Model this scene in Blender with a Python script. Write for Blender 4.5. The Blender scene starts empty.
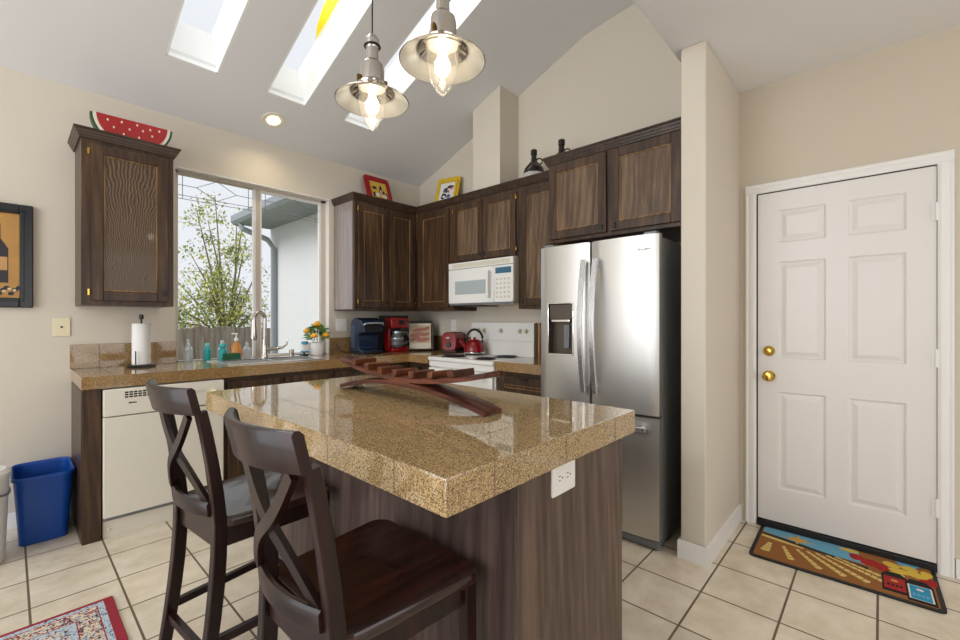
import bpy, bmesh, math, random
from mathutils import Vector, Matrix
random.seed(7)
S = bpy.context.scene
COL = S.collection
PI = math.pi

# ------------------------------------------------------------------ camera, world, lights, exposure
cam_d = bpy.data.cameras.new('camera'); cam = bpy.data.objects.new('camera', cam_d); COL.objects.link(cam)
cam_d.sensor_width = 36; cam_d.lens = 434.0 / 960 * 36
cam_d.clip_start = 0.02
cam.location = (0, 0, 1.26)
cam.rotation_euler = (PI / 2, 0, 0.7448 - PI / 2)
S.camera = cam
S.view_settings.view_transform = 'Standard'; S.view_settings.look = 'None'
S.view_settings.gamma = 1; S.view_settings.use_curve_mapping = False
S.view_settings.exposure = 0.0

W = bpy.data.worlds.new('sky'); S.world = W; W.use_nodes = True
wn = W.node_tree.nodes; bgn = wn['Background']
bgn.inputs[0].default_value = (0.83, 0.86, 0.91, 1); bgn.inputs[1].default_value = 1.04

def area(name, loc, rot, sx, sy, power, col=(1, 1, 1)):
    l = bpy.data.lights.new(name, 'AREA'); l.shape = 'RECTANGLE'; l.size = sx; l.size_y = sy
    l.energy = power; l.color = col
    o = bpy.data.objects.new(name, l); COL.objects.link(o); o.location = loc; o.rotation_euler = rot
    return o
sun_d = bpy.data.lights.new('soft_sun', 'SUN'); sun_d.energy = 2.0; sun_d.angle = math.radians(40); sun_d.color = (1, 0.985, 0.96)
sun = bpy.data.objects.new('soft_sun', sun_d); COL.objects.link(sun); sun.location = (-6, 6, 9)
sun.rotation_euler = Vector((0.78, -0.08, -0.62)).to_track_quat('-Z', 'Y').to_euler()
# added area lights filling the room through unseen openings, rear and left
area('fill_rear', (0.4, -3.45, 1.45), (PI / 2, 0, 0), 4.2, 2.1, 38, (1.0, 0.985, 0.96))
area('fill_left', (-3.3, 1.6, 1.45), (PI / 2, 0, -PI / 2), 3.8, 2.4, 102, (0.91, 0.955, 1.0))
area('fill_high', (-3.3, 1.7, 2.98), (PI / 2, 0, -PI / 2), 1.6, 0.55, 42, (0.92, 0.96, 1.0))  # added to brighten the vault, through a made-up high opening
# daylight falling into the three skylights
for sx_ in (0.83, 1.45, 2.075):
    area('skylight_daylight', (sx_, 2.55 - 0.18, 3.29 + 0.47), (-math.atan(0.379), 0, 0), 0.26, 1.25, 7, (0.95, 0.98, 1.0))

# ------------------------------------------------------------------ materials
MATS = {}
def new_mat(name):
    m = bpy.data.materials.new(name); m.use_nodes = True
    return m, m.node_tree.nodes, m.node_tree.links, m.node_tree.nodes['Principled BSDF']

def lin(c):
    return tuple(((x / 255) / 12.92 if x / 255 <= 0.04045 else ((x / 255 + 0.055) / 1.055) ** 2.4) for x in c)

def plain(name, rgb, rough=0.5, metal=0.0, var=0.06, scale=30, bump=0.0, coat=0.0, emit=None, spec=None):
    """A paint, plastic, metal or cloth with a slight procedural variation."""
    m, n, l, b = new_mat(name)
    c = lin(rgb)
    tc = n.new('ShaderNodeTexCoord'); nz = n.new('ShaderNodeTexNoise'); nz.inputs['Scale'].default_value = scale
    nz.inputs['Detail'].default_value = 3
    l.new(tc.outputs['Object'], nz.inputs['Vector'])
    mx = n.new('ShaderNodeMix'); mx.data_type = 'RGBA'
    mx.inputs[6].default_value = (*[x * (1 - var) for x in c], 1); mx.inputs[7].default_value = (*[min(1, x * (1 + var)) for x in c], 1)
    l.new(nz.outputs['Fac'], mx.inputs[0]); l.new(mx.outputs[2], b.inputs['Base Color'])
    b.inputs['Roughness'].default_value = rough; b.inputs['Metallic'].default_value = metal
    if spec is not None: b.inputs['Specular IOR Level'].default_value = spec
    if coat: b.inputs['Coat Weight'].default_value = coat; b.inputs['Coat Roughness'].default_value = 0.08
    if bump:
        bp = n.new('ShaderNodeBump'); bp.inputs['Strength'].default_value = bump; bp.inputs['Distance'].default_value = 0.002
        l.new(nz.outputs['Fac'], bp.inputs['Height']); l.new(bp.outputs['Normal'], b.inputs['Normal'])
    if emit:
        b.inputs['Emission Color'].default_value = (*lin(emit[0]), 1); b.inputs['Emission Strength'].default_value = emit[1]
    return m

def wood(name, dark, mid, light, axis='Z', rough=0.38, fine=1.0, coat=0.15, flame=0.35):
    """Open-grained wood, the grain running along one object axis."""
    m, n, l, b = new_mat(name)
    tc = n.new('ShaderNodeTexCoord')
    def mapped(sc):
        mp = n.new('ShaderNodeMapping'); mp.inputs['Scale'].default_value = sc
        l.new(tc.outputs['Object'], mp.inputs['Vector']); return mp
    def sc(along, across):
        s = [across] * 3; s['XYZ'.index(axis)] = along; return s
    a = n.new('ShaderNodeTexNoise'); a.inputs['Scale'].default_value = 1; a.inputs['Detail'].default_value = 5
    a.inputs['Distortion'].default_value = 0.6
    l.new(mapped(sc(1.6, 17 * fine)).outputs[0], a.inputs['Vector'])
    p = n.new('ShaderNodeTexNoise'); p.inputs['Scale'].default_value = 1; p.inputs['Detail'].default_value = 2
    l.new(mapped(sc(9, 190 * fine)).outputs[0], p.inputs['Vector'])
    w = n.new('ShaderNodeTexWave'); w.wave_type = 'BANDS'; w.bands_direction = 'DIAGONAL'
    w.inputs['Scale'].default_value = 1.0; w.inputs['Distortion'].default_value = 7; w.inputs['Detail'].default_value = 2
    w.inputs['Detail Scale'].default_value = 0.8
    l.new(mapped(sc(1.1, 13)).outputs[0], w.inputs['Vector'])
    def mathn(op, x, y):
        k = n.new('ShaderNodeMath'); k.operation = op
        for i, v in enumerate((x, y)):
            if isinstance(v, (int, float)): k.inputs[i].default_value = v
            else: l.new(v, k.inputs[i])
        return k.outputs[0]
    f = mathn('ADD', mathn('MULTIPLY', a.outputs['Fac'], 1 - flame), mathn('MULTIPLY', w.outputs['Fac'], flame))
    f = mathn('ADD', mathn('MULTIPLY', f, 0.72), mathn('MULTIPLY', p.outputs['Fac'], 0.28))
    r = n.new('ShaderNodeValToRGB'); e = r.color_ramp.elements
    e[0].position = 0.30; e[0].color = (*lin(dark), 1); e[1].position = 0.68; e[1].color = (*lin(light), 1)
    k = e.new(0.48); k.color = (*lin(mid), 1)
    l.new(f, r.inputs[0]); l.new(r.outputs[0], b.inputs['Base Color'])
    b.inputs['Roughness'].default_value = rough; b.inputs['Specular IOR Level'].default_value = 0.32
    b.inputs['Coat Weight'].default_value = coat * 0.7; b.inputs['Coat Roughness'].default_value = 0.12
    bp = n.new('ShaderNodeBump'); bp.inputs['Strength'].default_value = 0.18; bp.inputs['Distance'].default_value = 0.001
    l.new(p.outputs['Fac'], bp.inputs['Height']); l.new(bp.outputs['Normal'], b.inputs['Normal'])
    return m

def tiles(name, size, off, grout_w, c1, c2, grout, rough, kind):
    """Square tiles with joints; kind 'stone' = mottled ceramic, 'granite' = polished speckled granite."""
    m, n, l, b = new_mat(name)
    g = n.new('ShaderNodeNewGeometry')
    mp = n.new('ShaderNodeMapping'); mp.inputs['Location'].default_value = (-off[0], -off[1], 0)
    l.new(g.outputs['Position'], mp.inputs['Vector'])
    br = n.new('ShaderNodeTexBrick'); br.offset = 0; br.squash = 1
    br.inputs['Scale'].default_value = 1; br.inputs['Brick Width'].default_value = size; br.inputs['Row Height'].default_value = size
    br.inputs['Mortar Size'].default_value = grout_w; br.inputs['Mortar Smooth'].default_value = 0.1; br.inputs['Bias'].default_value = 0
    br.inputs['Color1'].default_value = (0.94, 0.94, 0.94, 1); br.inputs['Color2'].default_value = (1.04, 1.02, 1.0, 1)
    l.new(mp.outputs[0], br.inputs['Vector'])
    r = n.new('ShaderNodeValToRGB'); e = r.color_ramp.elements
    nz = n.new('ShaderNodeTexNoise'); l.new(g.outputs['Position'], nz.inputs['Vector'])
    if kind == 'stone':
        nz.inputs['Scale'].default_value = 7; nz.inputs['Detail'].default_value = 6; nz.inputs['Roughness'].default_value = 0.6
        e[0].position = 0.32; e[0].color = (*lin(c1), 1); e[1].position = 0.66; e[1].color = (*lin(c2), 1)
        src = nz.outputs['Fac']
    else:
        nz.inputs['Scale'].default_value = 200; nz.inputs['Detail'].default_value = 4; nz.inputs['Roughness'].default_value = 0.72
        v = n.new('ShaderNodeTexVoronoi'); v.inputs['Scale'].default_value = 430; l.new(g.outputs['Position'], v.inputs['Vector'])
        sp = n.new('ShaderNodeSeparateColor'); l.new(v.outputs['Color'], sp.inputs[0])
        k = n.new('ShaderNodeMath'); k.operation = 'MULTIPLY'; k.inputs[1].default_value = 0.42; l.new(sp.outputs[0], k.inputs[0])
        k2 = n.new('ShaderNodeMath'); k2.operation = 'MULTIPLY_ADD'; k2.inputs[1].default_value = 0.58
        l.new(nz.outputs['Fac'], k2.inputs[0]); l.new(k.outputs[0], k2.inputs[2])
        src = k2.outputs[0]; b.inputs['IOR'].default_value = 1.75
        e[0].position = 0.20; e[0].color = (*lin((64, 48, 34)), 1); e[1].position = 0.80; e[1].color = (*lin((214, 192, 156)), 1)
        for pos, cc in ((0.34, (112, 88, 62)), (0.48, c1), (0.63, c2)):
            q = e.new(pos); q.color = (*lin(cc), 1)
    l.new(src, r.inputs[0])
    mu = n.new('ShaderNodeMix'); mu.data_type = 'RGBA'; mu.blend_type = 'MULTIPLY'; mu.inputs[0].default_value = 1
    l.new(r.outputs[0], mu.inputs[6]); l.new(br.outputs['Color'], mu.inputs[7])
    mg = n.new('ShaderNodeMix'); mg.data_type = 'RGBA'; mg.inputs[7].default_value = (*lin(grout), 1)
    l.new(br.outputs['Fac'], mg.inputs[0]); l.new(mu.outputs[2], mg.inputs[6]); l.new(mg.outputs[2], b.inputs['Base Color'])
    rr = n.new('ShaderNodeMath'); rr.operation = 'MULTIPLY_ADD'; rr.inputs[1].default_value = 0.5; rr.inputs[2].default_value = rough
    l.new(br.outputs['Fac'], rr.inputs[0]); l.new(rr.outputs[0], b.inputs['Roughness'])
    bp = n.new('ShaderNodeBump'); bp.invert = True; bp.inputs['Strength'].default_value = 0.5; bp.inputs['Distance'].default_value = 0.002
    l.new(br.outputs['Fac'], bp.inputs['Height']); l.new(bp.outputs['Normal'], b.inputs['Normal'])
    return m

def glass(name, tint=(1, 1, 1), refl=1.0, density=0.0):
    """Thin clear glass: see-through with a Fresnel sheen."""
    m, n, l, b = new_mat(name)
    n.remove(b); out = n['Material Output']
    t = n.new('ShaderNodeBsdfTransparent'); t.inputs[0].default_value = (*tint, 1)
    g = n.new('ShaderNodeBsdfGlossy'); g.inputs['Roughness'].default_value = 0.02
    f = n.new('ShaderNodeLayerWeight'); f.inputs[0].default_value = 0.5
    pw = n.new('ShaderNodeMath'); pw.operation = 'POWER'; pw.inputs[1].default_value = 5; l.new(f.outputs['Facing'], pw.inputs[0])
    k = n.new('ShaderNodeMath'); k.operation = 'MULTIPLY_ADD'; k.inputs[1].default_value = 0.9 * refl; k.inputs[2].default_value = 0.035 * refl; l.new(pw.outputs[0], k.inputs[0])
    mx = n.new('ShaderNodeMixShader'); l.new(k.outputs[0], mx.inputs[0]); l.new(t.outputs[0], mx.inputs[1]); l.new(g.outputs[0], mx.inputs[2])
    last = mx.outputs[0]
    if density:
        d = n.new('ShaderNodeBsdfDiffuse'); d.inputs[0].default_value = (*tint, 1)
        m2 = n.new('ShaderNodeMixShader'); m2.inputs[0].default_value = density
        l.new(last, m2.inputs[1]); l.new(d.outputs[0], m2.inputs[2]); last = m2.outputs[0]
    l.new(last, out.inputs[0])
    return m

def brushed(name, rgb, rough=0.26, along='Z'):
    m, n, l, b = new_mat(name)
    tc = n.new('ShaderNodeTexCoord'); mp = n.new('ShaderNodeMapping')
    s = [420.0, 420.0, 420.0]; s['XYZ'.index(along)] = 2.0
    mp.inputs['Scale'].default_value = s; l.new(tc.outputs['Object'], mp.inputs['Vector'])
    nz = n.new('ShaderNodeTexNoise'); nz.inputs['Scale'].default_value = 1; l.new(mp.outputs[0], nz.inputs['Vector'])
    k = n.new('ShaderNodeMath'); k.operation = 'MULTIPLY_ADD'; k.inputs[1].default_value = 0.10; k.inputs[2].default_value = rough - 0.05
    l.new(nz.outputs['Fac'], k.inputs[0]); l.new(k.outputs[0], b.inputs['Roughness'])
    b.inputs['Base Color'].default_value = (*lin(rgb), 1); b.inputs['Metallic'].default_value = 0.84
    return m

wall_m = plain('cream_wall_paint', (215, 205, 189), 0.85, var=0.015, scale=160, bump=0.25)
ceil_m = plain('white_ceiling_paint', (230, 229, 229), 0.9, var=0.012, scale=140, bump=0.2)
trim_m = plain('white_trim_paint', (236, 233, 229), 0.35, var=0.01)
door_m = plain('white_door_paint', (228, 222, 217), 0.38, var=0.012, scale=12)
floor_m = tiles('cream_floor_tile', 0.302, (0.06, 0.31), 0.0045, (212, 198, 174), (232, 221, 202), (108, 93, 74), 0.22, 'stone')
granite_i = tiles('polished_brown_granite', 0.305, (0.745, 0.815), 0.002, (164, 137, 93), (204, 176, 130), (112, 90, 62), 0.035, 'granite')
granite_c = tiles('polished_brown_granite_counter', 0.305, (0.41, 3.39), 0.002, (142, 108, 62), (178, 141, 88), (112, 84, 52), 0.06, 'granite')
oak = wood('dark_stained_oak', (44, 31, 22), (64, 45, 31), (94, 69, 46), 'Z', 0.40, flame=0.12)
oak_panel = wood('dark_stained_oak_panel', (46, 33, 23), (70, 50, 34), (104, 77, 50), 'Z', 0.40, flame=0.15)
def flame_panel():
    m, n, l, b = new_mat('flame_grain_oak_panel')
    tc = n.new('ShaderNodeTexCoord'); sp = n.new('ShaderNodeSeparateXYZ'); l.new(tc.outputs['Object'], sp.inputs[0])
    def mn(op, *v):
        k = n.new('ShaderNodeMath'); k.operation = op
        for i, q in enumerate(v):
            if isinstance(q, (int, float)): k.inputs[i].default_value = q
            else: l.new(q, k.inputs[i])
        return k.outputs[0]
    nz = n.new('ShaderNodeTexNoise'); nz.inputs['Scale'].default_value = 9; nz.inputs['Detail'].default_value = 3; l.new(tc.outputs['Object'], nz.inputs['Vector'])
    mp = n.new('ShaderNodeMapping'); mp.inputs['Scale'].default_value = (190, 190, 9); l.new(tc.outputs['Object'], mp.inputs[0])
    pr = n.new('ShaderNodeTexNoise'); pr.inputs['Scale'].default_value = 1; l.new(mp.outputs[0], pr.inputs['Vector'])
    t = mn('DIVIDE', mn('ABSOLUTE', mn('ADD', sp.outputs[0], mn('MULTIPLY', mn('SUBTRACT', nz.outputs['Fac'], 0.5), 0.06))), mn('MULTIPLY_ADD', mn('POWER', mn('MAXIMUM', sp.outputs[2], 0.0), 1.6), 0.9, 0.35))
    s = mn('MULTIPLY_ADD', mn('SINE', mn('MULTIPLY_ADD', nz.outputs['Fac'], 2.5, mn('MULTIPLY', t, 330.0))), 0.2, 0.36)
    f = mn('ADD', s, mn('MULTIPLY', pr.outputs['Fac'], 0.3))
    r = n.new('ShaderNodeValToRGB'); e = r.color_ramp.elements; e[0].position = 0.28; e[0].color = (*lin((52, 39, 30)), 1); e[1].position = 0.78; e[1].color = (*lin((128, 98, 64)), 1)
    k = e.new(0.52); k.color = (*lin((78, 59, 42)), 1)
    l.new(f, r.inputs[0]); l.new(r.outputs[0], b.inputs['Base Color']); b.inputs['Roughness'].default_value = 0.4
    b.inputs['Coat Weight'].default_value = 0.15
    return m
oak_flame = flame_panel()
oak_x = wood('dark_stained_oak_rail_x', (44, 32, 25), (62, 46, 35), (86, 66, 48), 'X', 0.40, flame=0.12)
oak_y = wood('dark_stained_oak_rail_y', (44, 32, 25), (62, 46, 35), (86, 66, 48), 'Y', 0.40, flame=0.12)
oak_worn = wood('worn_oak_bead', (88, 64, 40), (132, 100, 62), (170, 134, 86), 'Z', 0.4, flame=0.2)
oak_panel_l = wood('lighter_worn_oak_panel', (66, 51, 40), (98, 77, 58), (136, 110, 84), 'Z', 0.38, flame=0.15)
oak_side = wood('window_sheen_side', (124, 112, 108), (142, 130, 126), (160, 149, 146), 'Z', 0.3, fine=1.6, coat=1.0, flame=0.1)  # the window's reflection on this panel is put into its pale colour
isl_panel = wood('grey_brown_island_veneer', (64, 50, 44), (88, 71, 62), (118, 98, 86), 'Z', 0.46, fine=1.3, flame=0.12)
isl_dark = wood('dark_island_veneer', (50, 37, 34), (72, 56, 52), (98, 80, 74), 'Z', 0.42, fine=1.3, flame=0.12)
espresso = wood('espresso_stained_wood', (20, 7, 6), (31, 12, 10), (50, 22, 17), 'Z', 0.36, coat=0.25, flame=0.1)
espresso_seat = wood('espresso_seat_wood', (28, 12, 10), (44, 20, 16), (66, 31, 24), 'X', 0.25, coat=1.0, flame=0.25)
stave_m = wood('reddish_stave_wood', (50, 23, 17), (80, 40, 29), (114, 64, 44), 'Y', 0.36, coat=0.25, flame=0.2)
block_m = wood('brown_block_wood', (58, 27, 13), (92, 46, 21), (124, 68, 34), 'X', 0.45, flame=0.2)
steel = brushed('brushed_stainless_steel', (206, 203, 198), 0.36)
steel_h = brushed('brushed_handle_steel', (206, 206, 208), 0.28)
chrome = plain('polished_chrome', (225, 225, 226), 0.07, 1.0, 0.01)
nickel = plain('polished_nickel', (205, 198, 190), 0.12, 1.0, 0.02)
brass = plain('polished_brass', (202, 164, 80), 0.16, 1.0, 0.03)
fridge_side = plain('dark_grey_appliance_paint', (118, 120, 120), 0.42, 0.2, 0.02)
grey_pl = plain('grey_plastic', (120, 122, 126), 0.4)
black_pl = plain('black_plastic', (20, 20, 22), 0.3)
black_m = plain('black_rubber', (14, 13, 13), 0.6)
white_ap = plain('white_appliance_enamel', (236, 234, 228), 0.22, var=0.01)
almond_ap = plain('almond_appliance_enamel', (228, 221, 206), 0.30, var=0.012)
cream_pl = plain('cream_plastic', (232, 220, 184), 0.4, var=0.02)
white_pl = plain('white_plastic', (238, 236, 232), 0.4, var=0.01)
vent_m = plain('pale_vent_grey', (204, 196, 172), 0.5)
dark_glass = plain('dark_oven_glass', (36, 40, 44), 0.06, var=0.02)
mw_glass = plain('microwave_window_mesh', (170, 178, 178), 0.12, var=0.2, scale=500)
lcd = plain('blue_grey_display', (70, 112, 134), 0.1)
clear = glass('clear_window_glass')
lamp_glass = glass('clear_lamp_glass', (1, 0.985, 0.95), 1.6, 0.04)
bottle_clear = glass('clear_bottle_glass', (0.93, 0.95, 0.96), 1.2, 0.25)
carafe_glass = glass('smoked_carafe_glass', (0.35, 0.33, 0.33), 1.4, 0.3)
blue_pl = plain('blue_bin_plastic', (8, 72, 158), 0.38, var=0.03)
lead = plain('dark_lead_came', (132, 136, 142), 0.5)
alu = plain('tan_window_frame', (200, 188, 174), 0.45, var=0.02)

# ------------------------------------------------------------------ helpers
ORG = {}
class MB:
    """Collects shapes and links them as ONE mesh object."""
    def __init__(s): s.bm = bmesh.new(); s.M = Matrix(); s.mi = 0
    def _add(s, t):
        for f in t.faces: f.material_index = s.mi
        t.transform(s.M)
        me = bpy.data.meshes.new('tmp'); t.to_mesh(me); t.free()
        s.bm.from_mesh(me); bpy.data.meshes.remove(me)
    def box(s, a, b, bev=0.0, seg=2):
        t = bmesh.new(); bmesh.ops.create_cube(t, size=1)
        for v in t.verts:
            v.co = Vector([a[i] + (v.co[i] + 0.5) * (b[i] - a[i]) for i in range(3)])
        bmesh.ops.recalc_face_normals(t, faces=t.faces)
        if bev:
            bev = min(bev, 0.45 * min(abs(b[i] - a[i]) for i in range(3)))
            bmesh.ops.bevel(t, geom=t.edges[:], offset=bev, segments=seg, profile=0.5, affect='EDGES')
        s._add(t); return s
    def lathe(s, prof, c=(0, 0, 0), seg=28, axis='Z', sy=1.0):
        t = bmesh.new(); rings = []; seg = max(seg, 20)
        for r, z in prof:
            if r < 1e-6: rings.append([t.verts.new((0, 0, z))])
            else: rings.append([t.verts.new((r * math.cos(2 * PI * k / seg), sy * r * math.sin(2 * PI * k / seg), z)) for k in range(seg)])
        for A, B in zip(rings, rings[1:]):
            for k in range(seg):
                j = (k + 1) % seg
                if len(A) == 1 and len(B) == 1: continue
                if len(A) == 1: t.faces.new((A[0], B[j], B[k]))
                elif len(B) == 1: t.faces.new((A[k], A[j], B[0]))
                else: t.faces.new((A[k], A[j], B[j], B[k]))
        bmesh.ops.recalc_face_normals(t, faces=t.faces)
        R = Matrix() if axis == 'Z' else (Matrix.Rotation(PI / 2, 4, 'Y') if axis == 'X' else Matrix.Rotation(-PI / 2, 4, 'X'))
        t.transform(Matrix.Translation(c) @ R); s._add(t); return s
    def cyl(s, c, r, h, seg=24, axis='Z', bev=0.0):
        p = [(0, 0), (r, 0), (r, h), (0, h)] if not bev else [(0, 0), (r - bev, 0), (r, bev), (r, h - bev), (r - bev, h), (0, h)]
        return s.lathe(p, c, seg, axis)
    def ball(s, c, r, seg=16, sc=(1, 1, 1)):
        t = bmesh.new(); bmesh.ops.create_uvsphere(t, u_segments=seg, v_segments=max(6, seg // 2), radius=r)
        t.transform(Matrix.Translation(c) @ Matrix.Diagonal((*sc, 1))); s._add(t); return s
    def sweep(s, pts, sec, up=(0, 0, 1), closed=False, radii=None):
        """Sweep a 2D section (list of (a, b): a sideways, b along up) along points."""
        pts = [Vector(p) for p in pts]; up = Vector(up); t = bmesh.new(); rings = []
        n = len(pts)
        for i, p in enumerate(pts):
            q0 = pts[(i - 1) % n] if closed or i > 0 else p; q1 = pts[(i + 1) % n] if closed or i < n - 1 else p
            d = (q1 - q0).normalized(); side = d.cross(up)
            if side.length < 1e-4: side = d.cross(Vector((1, 0, 0)))
            side.normalize(); u = side.cross(d).normalized(); k = radii[i] if radii else 1.0
            rings.append([t.verts.new(p + side * a * k + u * b * k) for a, b in sec])
        m = len(sec)
        pairs = list(zip(rings, rings[1:])) + ([(rings[-1], rings[0])] if closed else [])
        for A, B in pairs:
            for k in range(m):
                t.faces.new((A[k], A[(k + 1) % m], B[(k + 1) % m], B[k]))
        if not closed:
            t.faces.new(rings[0][::-1]); t.faces.new(rings[-1])
        bmesh.ops.recalc_face_normals(t, faces=t.faces)
        s._add(t); return s
    def tube(s, pts, r, seg=10, closed=False, radii=None):
        if r > 0.0075: seg = max(seg, 18)
        return s.sweep(pts, [(r * math.cos(2 * PI * k / seg), r * math.sin(2 * PI * k / seg)) for k in range(seg)], closed=closed, radii=radii)
    def prism(s, poly, z0, z1, M=None, bev=0.0):
        """Extrude a 2D polygon (x, y) from z0 to z1; M maps it into place."""
        t = bmesh.new(); A = [t.verts.new((x, y, z0)) for x, y in poly]; f = t.faces.new(A)
        r = bmesh.ops.extrude_face_region(t, geom=[f])
        for v in r['geom']:
            if isinstance(v, bmesh.types.BMVert): v.co.z = z1
        bmesh.ops.recalc_face_normals(t, faces=t.faces)
        if bev:
            bmesh.ops.bevel(t, geom=t.edges[:], offset=bev, segments=2, profile=0.5, affect='EDGES')
        if M is not None: t.transform(M)
        s._add(t); return s
    def face(s, pts):
        t = bmesh.new(); t.faces.new([t.verts.new(p) for p in pts]); s._add(t); return s
    def surf(s, fn, nu, nv):
        t = bmesh.new(); g = [[t.verts.new(fn(i / nu, j / nv)) for j in range(nv + 1)] for i in range(nu + 1)]
        for i in range(nu):
            for j in range(nv):
                t.faces.new((g[i][j], g[i + 1][j], g[i + 1][j + 1], g[i][j + 1]))
        s._add(t); return s
    def build(s, name, mats, parent=None, loc=None, ang=22, smooth=True):
        me = bpy.data.meshes.new(name); org = Vector((0, 0, 0))
        if parent is not None: org = ORG.get(parent.name, Vector((0, 0, 0)))
        elif loc is not None: org = Vector(loc)
        if org.length: s.bm.transform(Matrix.Translation(-org))
        s.bm.to_mesh(me); s.bm.free()
        for m in (mats if isinstance(mats, (list, tuple)) else [mats]): me.materials.append(m)
        if smooth:
            me.polygons.foreach_set('use_smooth', [True] * len(me.polygons)); me.set_sharp_from_angle(angle=math.radians(ang))
        o = bpy.data.objects.new(name, me); COL.objects.link(o)
        if parent is not None: o.parent = parent; ORG[o.name] = org
        elif loc is not None: o.location = loc; ORG[o.name] = org
        return o

def tag(o, label, cat, group=None, kind=None):
    o['label'] = label; o['category'] = cat
    if group: o['group'] = group
    if kind: o['kind'] = kind
    return o
def thing(name, label, cat, loc=(0, 0, 0), rz=0.0, group=None, world=True, kind=None):
    """An Empty at the thing's base. world=True: its parts are modelled in room coordinates; else in its own."""
    o = bpy.data.objects.new(name, None); COL.objects.link(o); o.location = loc; o.rotation_euler = (0, 0, rz)
    o.empty_display_size = 0.1
    ORG[o.name] = Vector(loc) if world else Vector((0, 0, 0))
    return tag(o, label, cat, group, kind)
def struct(name, mb, mats, label, cat, parent=None):
    o = mb.build(name, mats, parent)
    if parent is None: tag(o, label, cat, kind='structure')
    return o
def dup(root, loc, rz, label):
    r = root.copy(); COL.objects.link(r); r.location = loc; r.rotation_euler = (0, 0, rz); r['label'] = label
    for ch in list(root.children):
        c = ch.copy(); COL.objects.link(c); c.parent = r
        for g in list(ch.children):
            d = g.copy(); COL.objects.link(d); d.parent = c
    return r
def rrect(w, h, r, n=5, cx=0, cy=0):
    out = []
    for (sx, sy, a0) in ((1, 1, 0), (-1, 1, 90), (-1, -1, 180), (1, -1, 270)):
        for k in range(n + 1):
            a = math.radians(a0 + 90 * k / n)
            out.append((cx + sx * (w / 2 - r) + r * math.cos(a), cy + sy * (h / 2 - r) + r * math.sin(a)))
    return out
def arc(c, r, a0, a1, n):
    return [(c[0] + r * math.cos(math.radians(a0 + (a1 - a0) * k / n)), c[1] + r * math.sin(math.radians(a0 + (a1 - a0) * k / n))) for k in range(n + 1)]
# plane frames: u to the right seen from the room, v up, n out of the wall towards the room
def face_y(x, y, z):  # a front facing -Y
    return Matrix(((1, 0, 0, x), (0, 0, -1, y), (0, 1, 0, z), (0, 0, 0, 1)))
def face_x(x, y, z):  # a front facing -X
    return Matrix(((0, 0, -1, x), (-1, 0, 0, y), (0, 1, 0, z), (0, 0, 0, 1)))

# ------------------------------------------------------------------ the room
YW, XF, XD = 3.86, 3.17, 3.14
SL = 0.379
def zc(y): return 2.775 + SL * (YW - y) if y > 1.76 else 3.571 + 0.135 * (1.76 - y)

struct('floor', MB().box((-3, -3.2, -0.12), (3.3, 4.0, 0)), floor_m, 'cream square floor tiles with dark grout joints', 'floor')

# window wall with a deep window opening
wx0, wx1, wz0, wz1 = 0.84, 2.065, 0.895, 2.41
b = MB()
b.box((-3, YW, 0), (wx0, 4.0, 2.80)); b.box((wx1, YW, 0), (3.3, 4.0, 2.80))
b.box((wx0, YW, 0), (wx1, 4.0, wz0)); b.box((wx0, YW, wz1), (wx1, 4.0, 2.80))
struct('wall_back', b, wall_m, 'cream wall holding the kitchen window', 'wall')
b = MB()
prof = [(0.72, 0), (3.86, 0), (3.86, zc(3.86)), (1.76, zc(1.76)), (0.72, zc(0.72))]
b.prism(prof, 0, 0.13, Matrix(((0, 0, 1, XF), (1, 0, 0, 0), (0, 1, 0, 0), (0, 0, 0, 1))))
struct('wall_right', b, wall_m, 'cream wall behind the refrigerator and the range', 'wall')
b = MB()
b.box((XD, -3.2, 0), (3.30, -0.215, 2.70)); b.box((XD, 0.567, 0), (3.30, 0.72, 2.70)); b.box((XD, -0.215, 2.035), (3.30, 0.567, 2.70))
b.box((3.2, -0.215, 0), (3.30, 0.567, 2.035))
entry_m = plain('shaded_wall_paint', (205, 193, 174), 0.85, var=0.015, scale=160, bump=0.25)  # same wall paint, with the dimmer light by the door in its colour
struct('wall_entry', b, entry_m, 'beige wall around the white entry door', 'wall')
b = MB()
b.box((2.42, 0.656, 0), (XF, 0.781, 2.70), 0.012, 3)
struct('wall_partition', b, wall_m, 'narrow cream wall end between refrigerator and entry door', 'wall')
# walls out of view, with openings added for the fill lights
b = MB()
b.box((-3, -3.32, 0), (-1.8, -3.2, 2.7)); b.box((2.6, -3.32, 0), (3.3, -3.2, 2.7)); b.box((-1.8, -3.32, 0), (2.6, -3.2, 0.35)); b.box((-1.8, -3.32, 2.5), (2.6, -3.2, 2.7))
struct('wall_front', b, wall_m, 'cream wall opposite the kitchen window', 'wall')
b = MB()
b.box((-3.12, -3.2, 0), (-3, -0.3, 3.75)); b.box((-3.12, 3.5, 0), (-3, 4.0, 3.75)); b.box((-3.12, -0.3, 0), (-3, 3.5, 0.06)); b.box((-3.12, -0.3, 2.5), (-3, 3.5, 2.68)); b.box((-3.12, -0.3, 2.68), (-3, 0.9, 3.75)); b.box((-3.12, 2.5, 2.68), (-3, 3.5, 3.75)); b.box((-3.12, 0.9, 3.28), (-3, 2.5, 3.75))
struct('wall_left', b, wall_m, 'cream wall on the far side of the room', 'wall')

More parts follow.
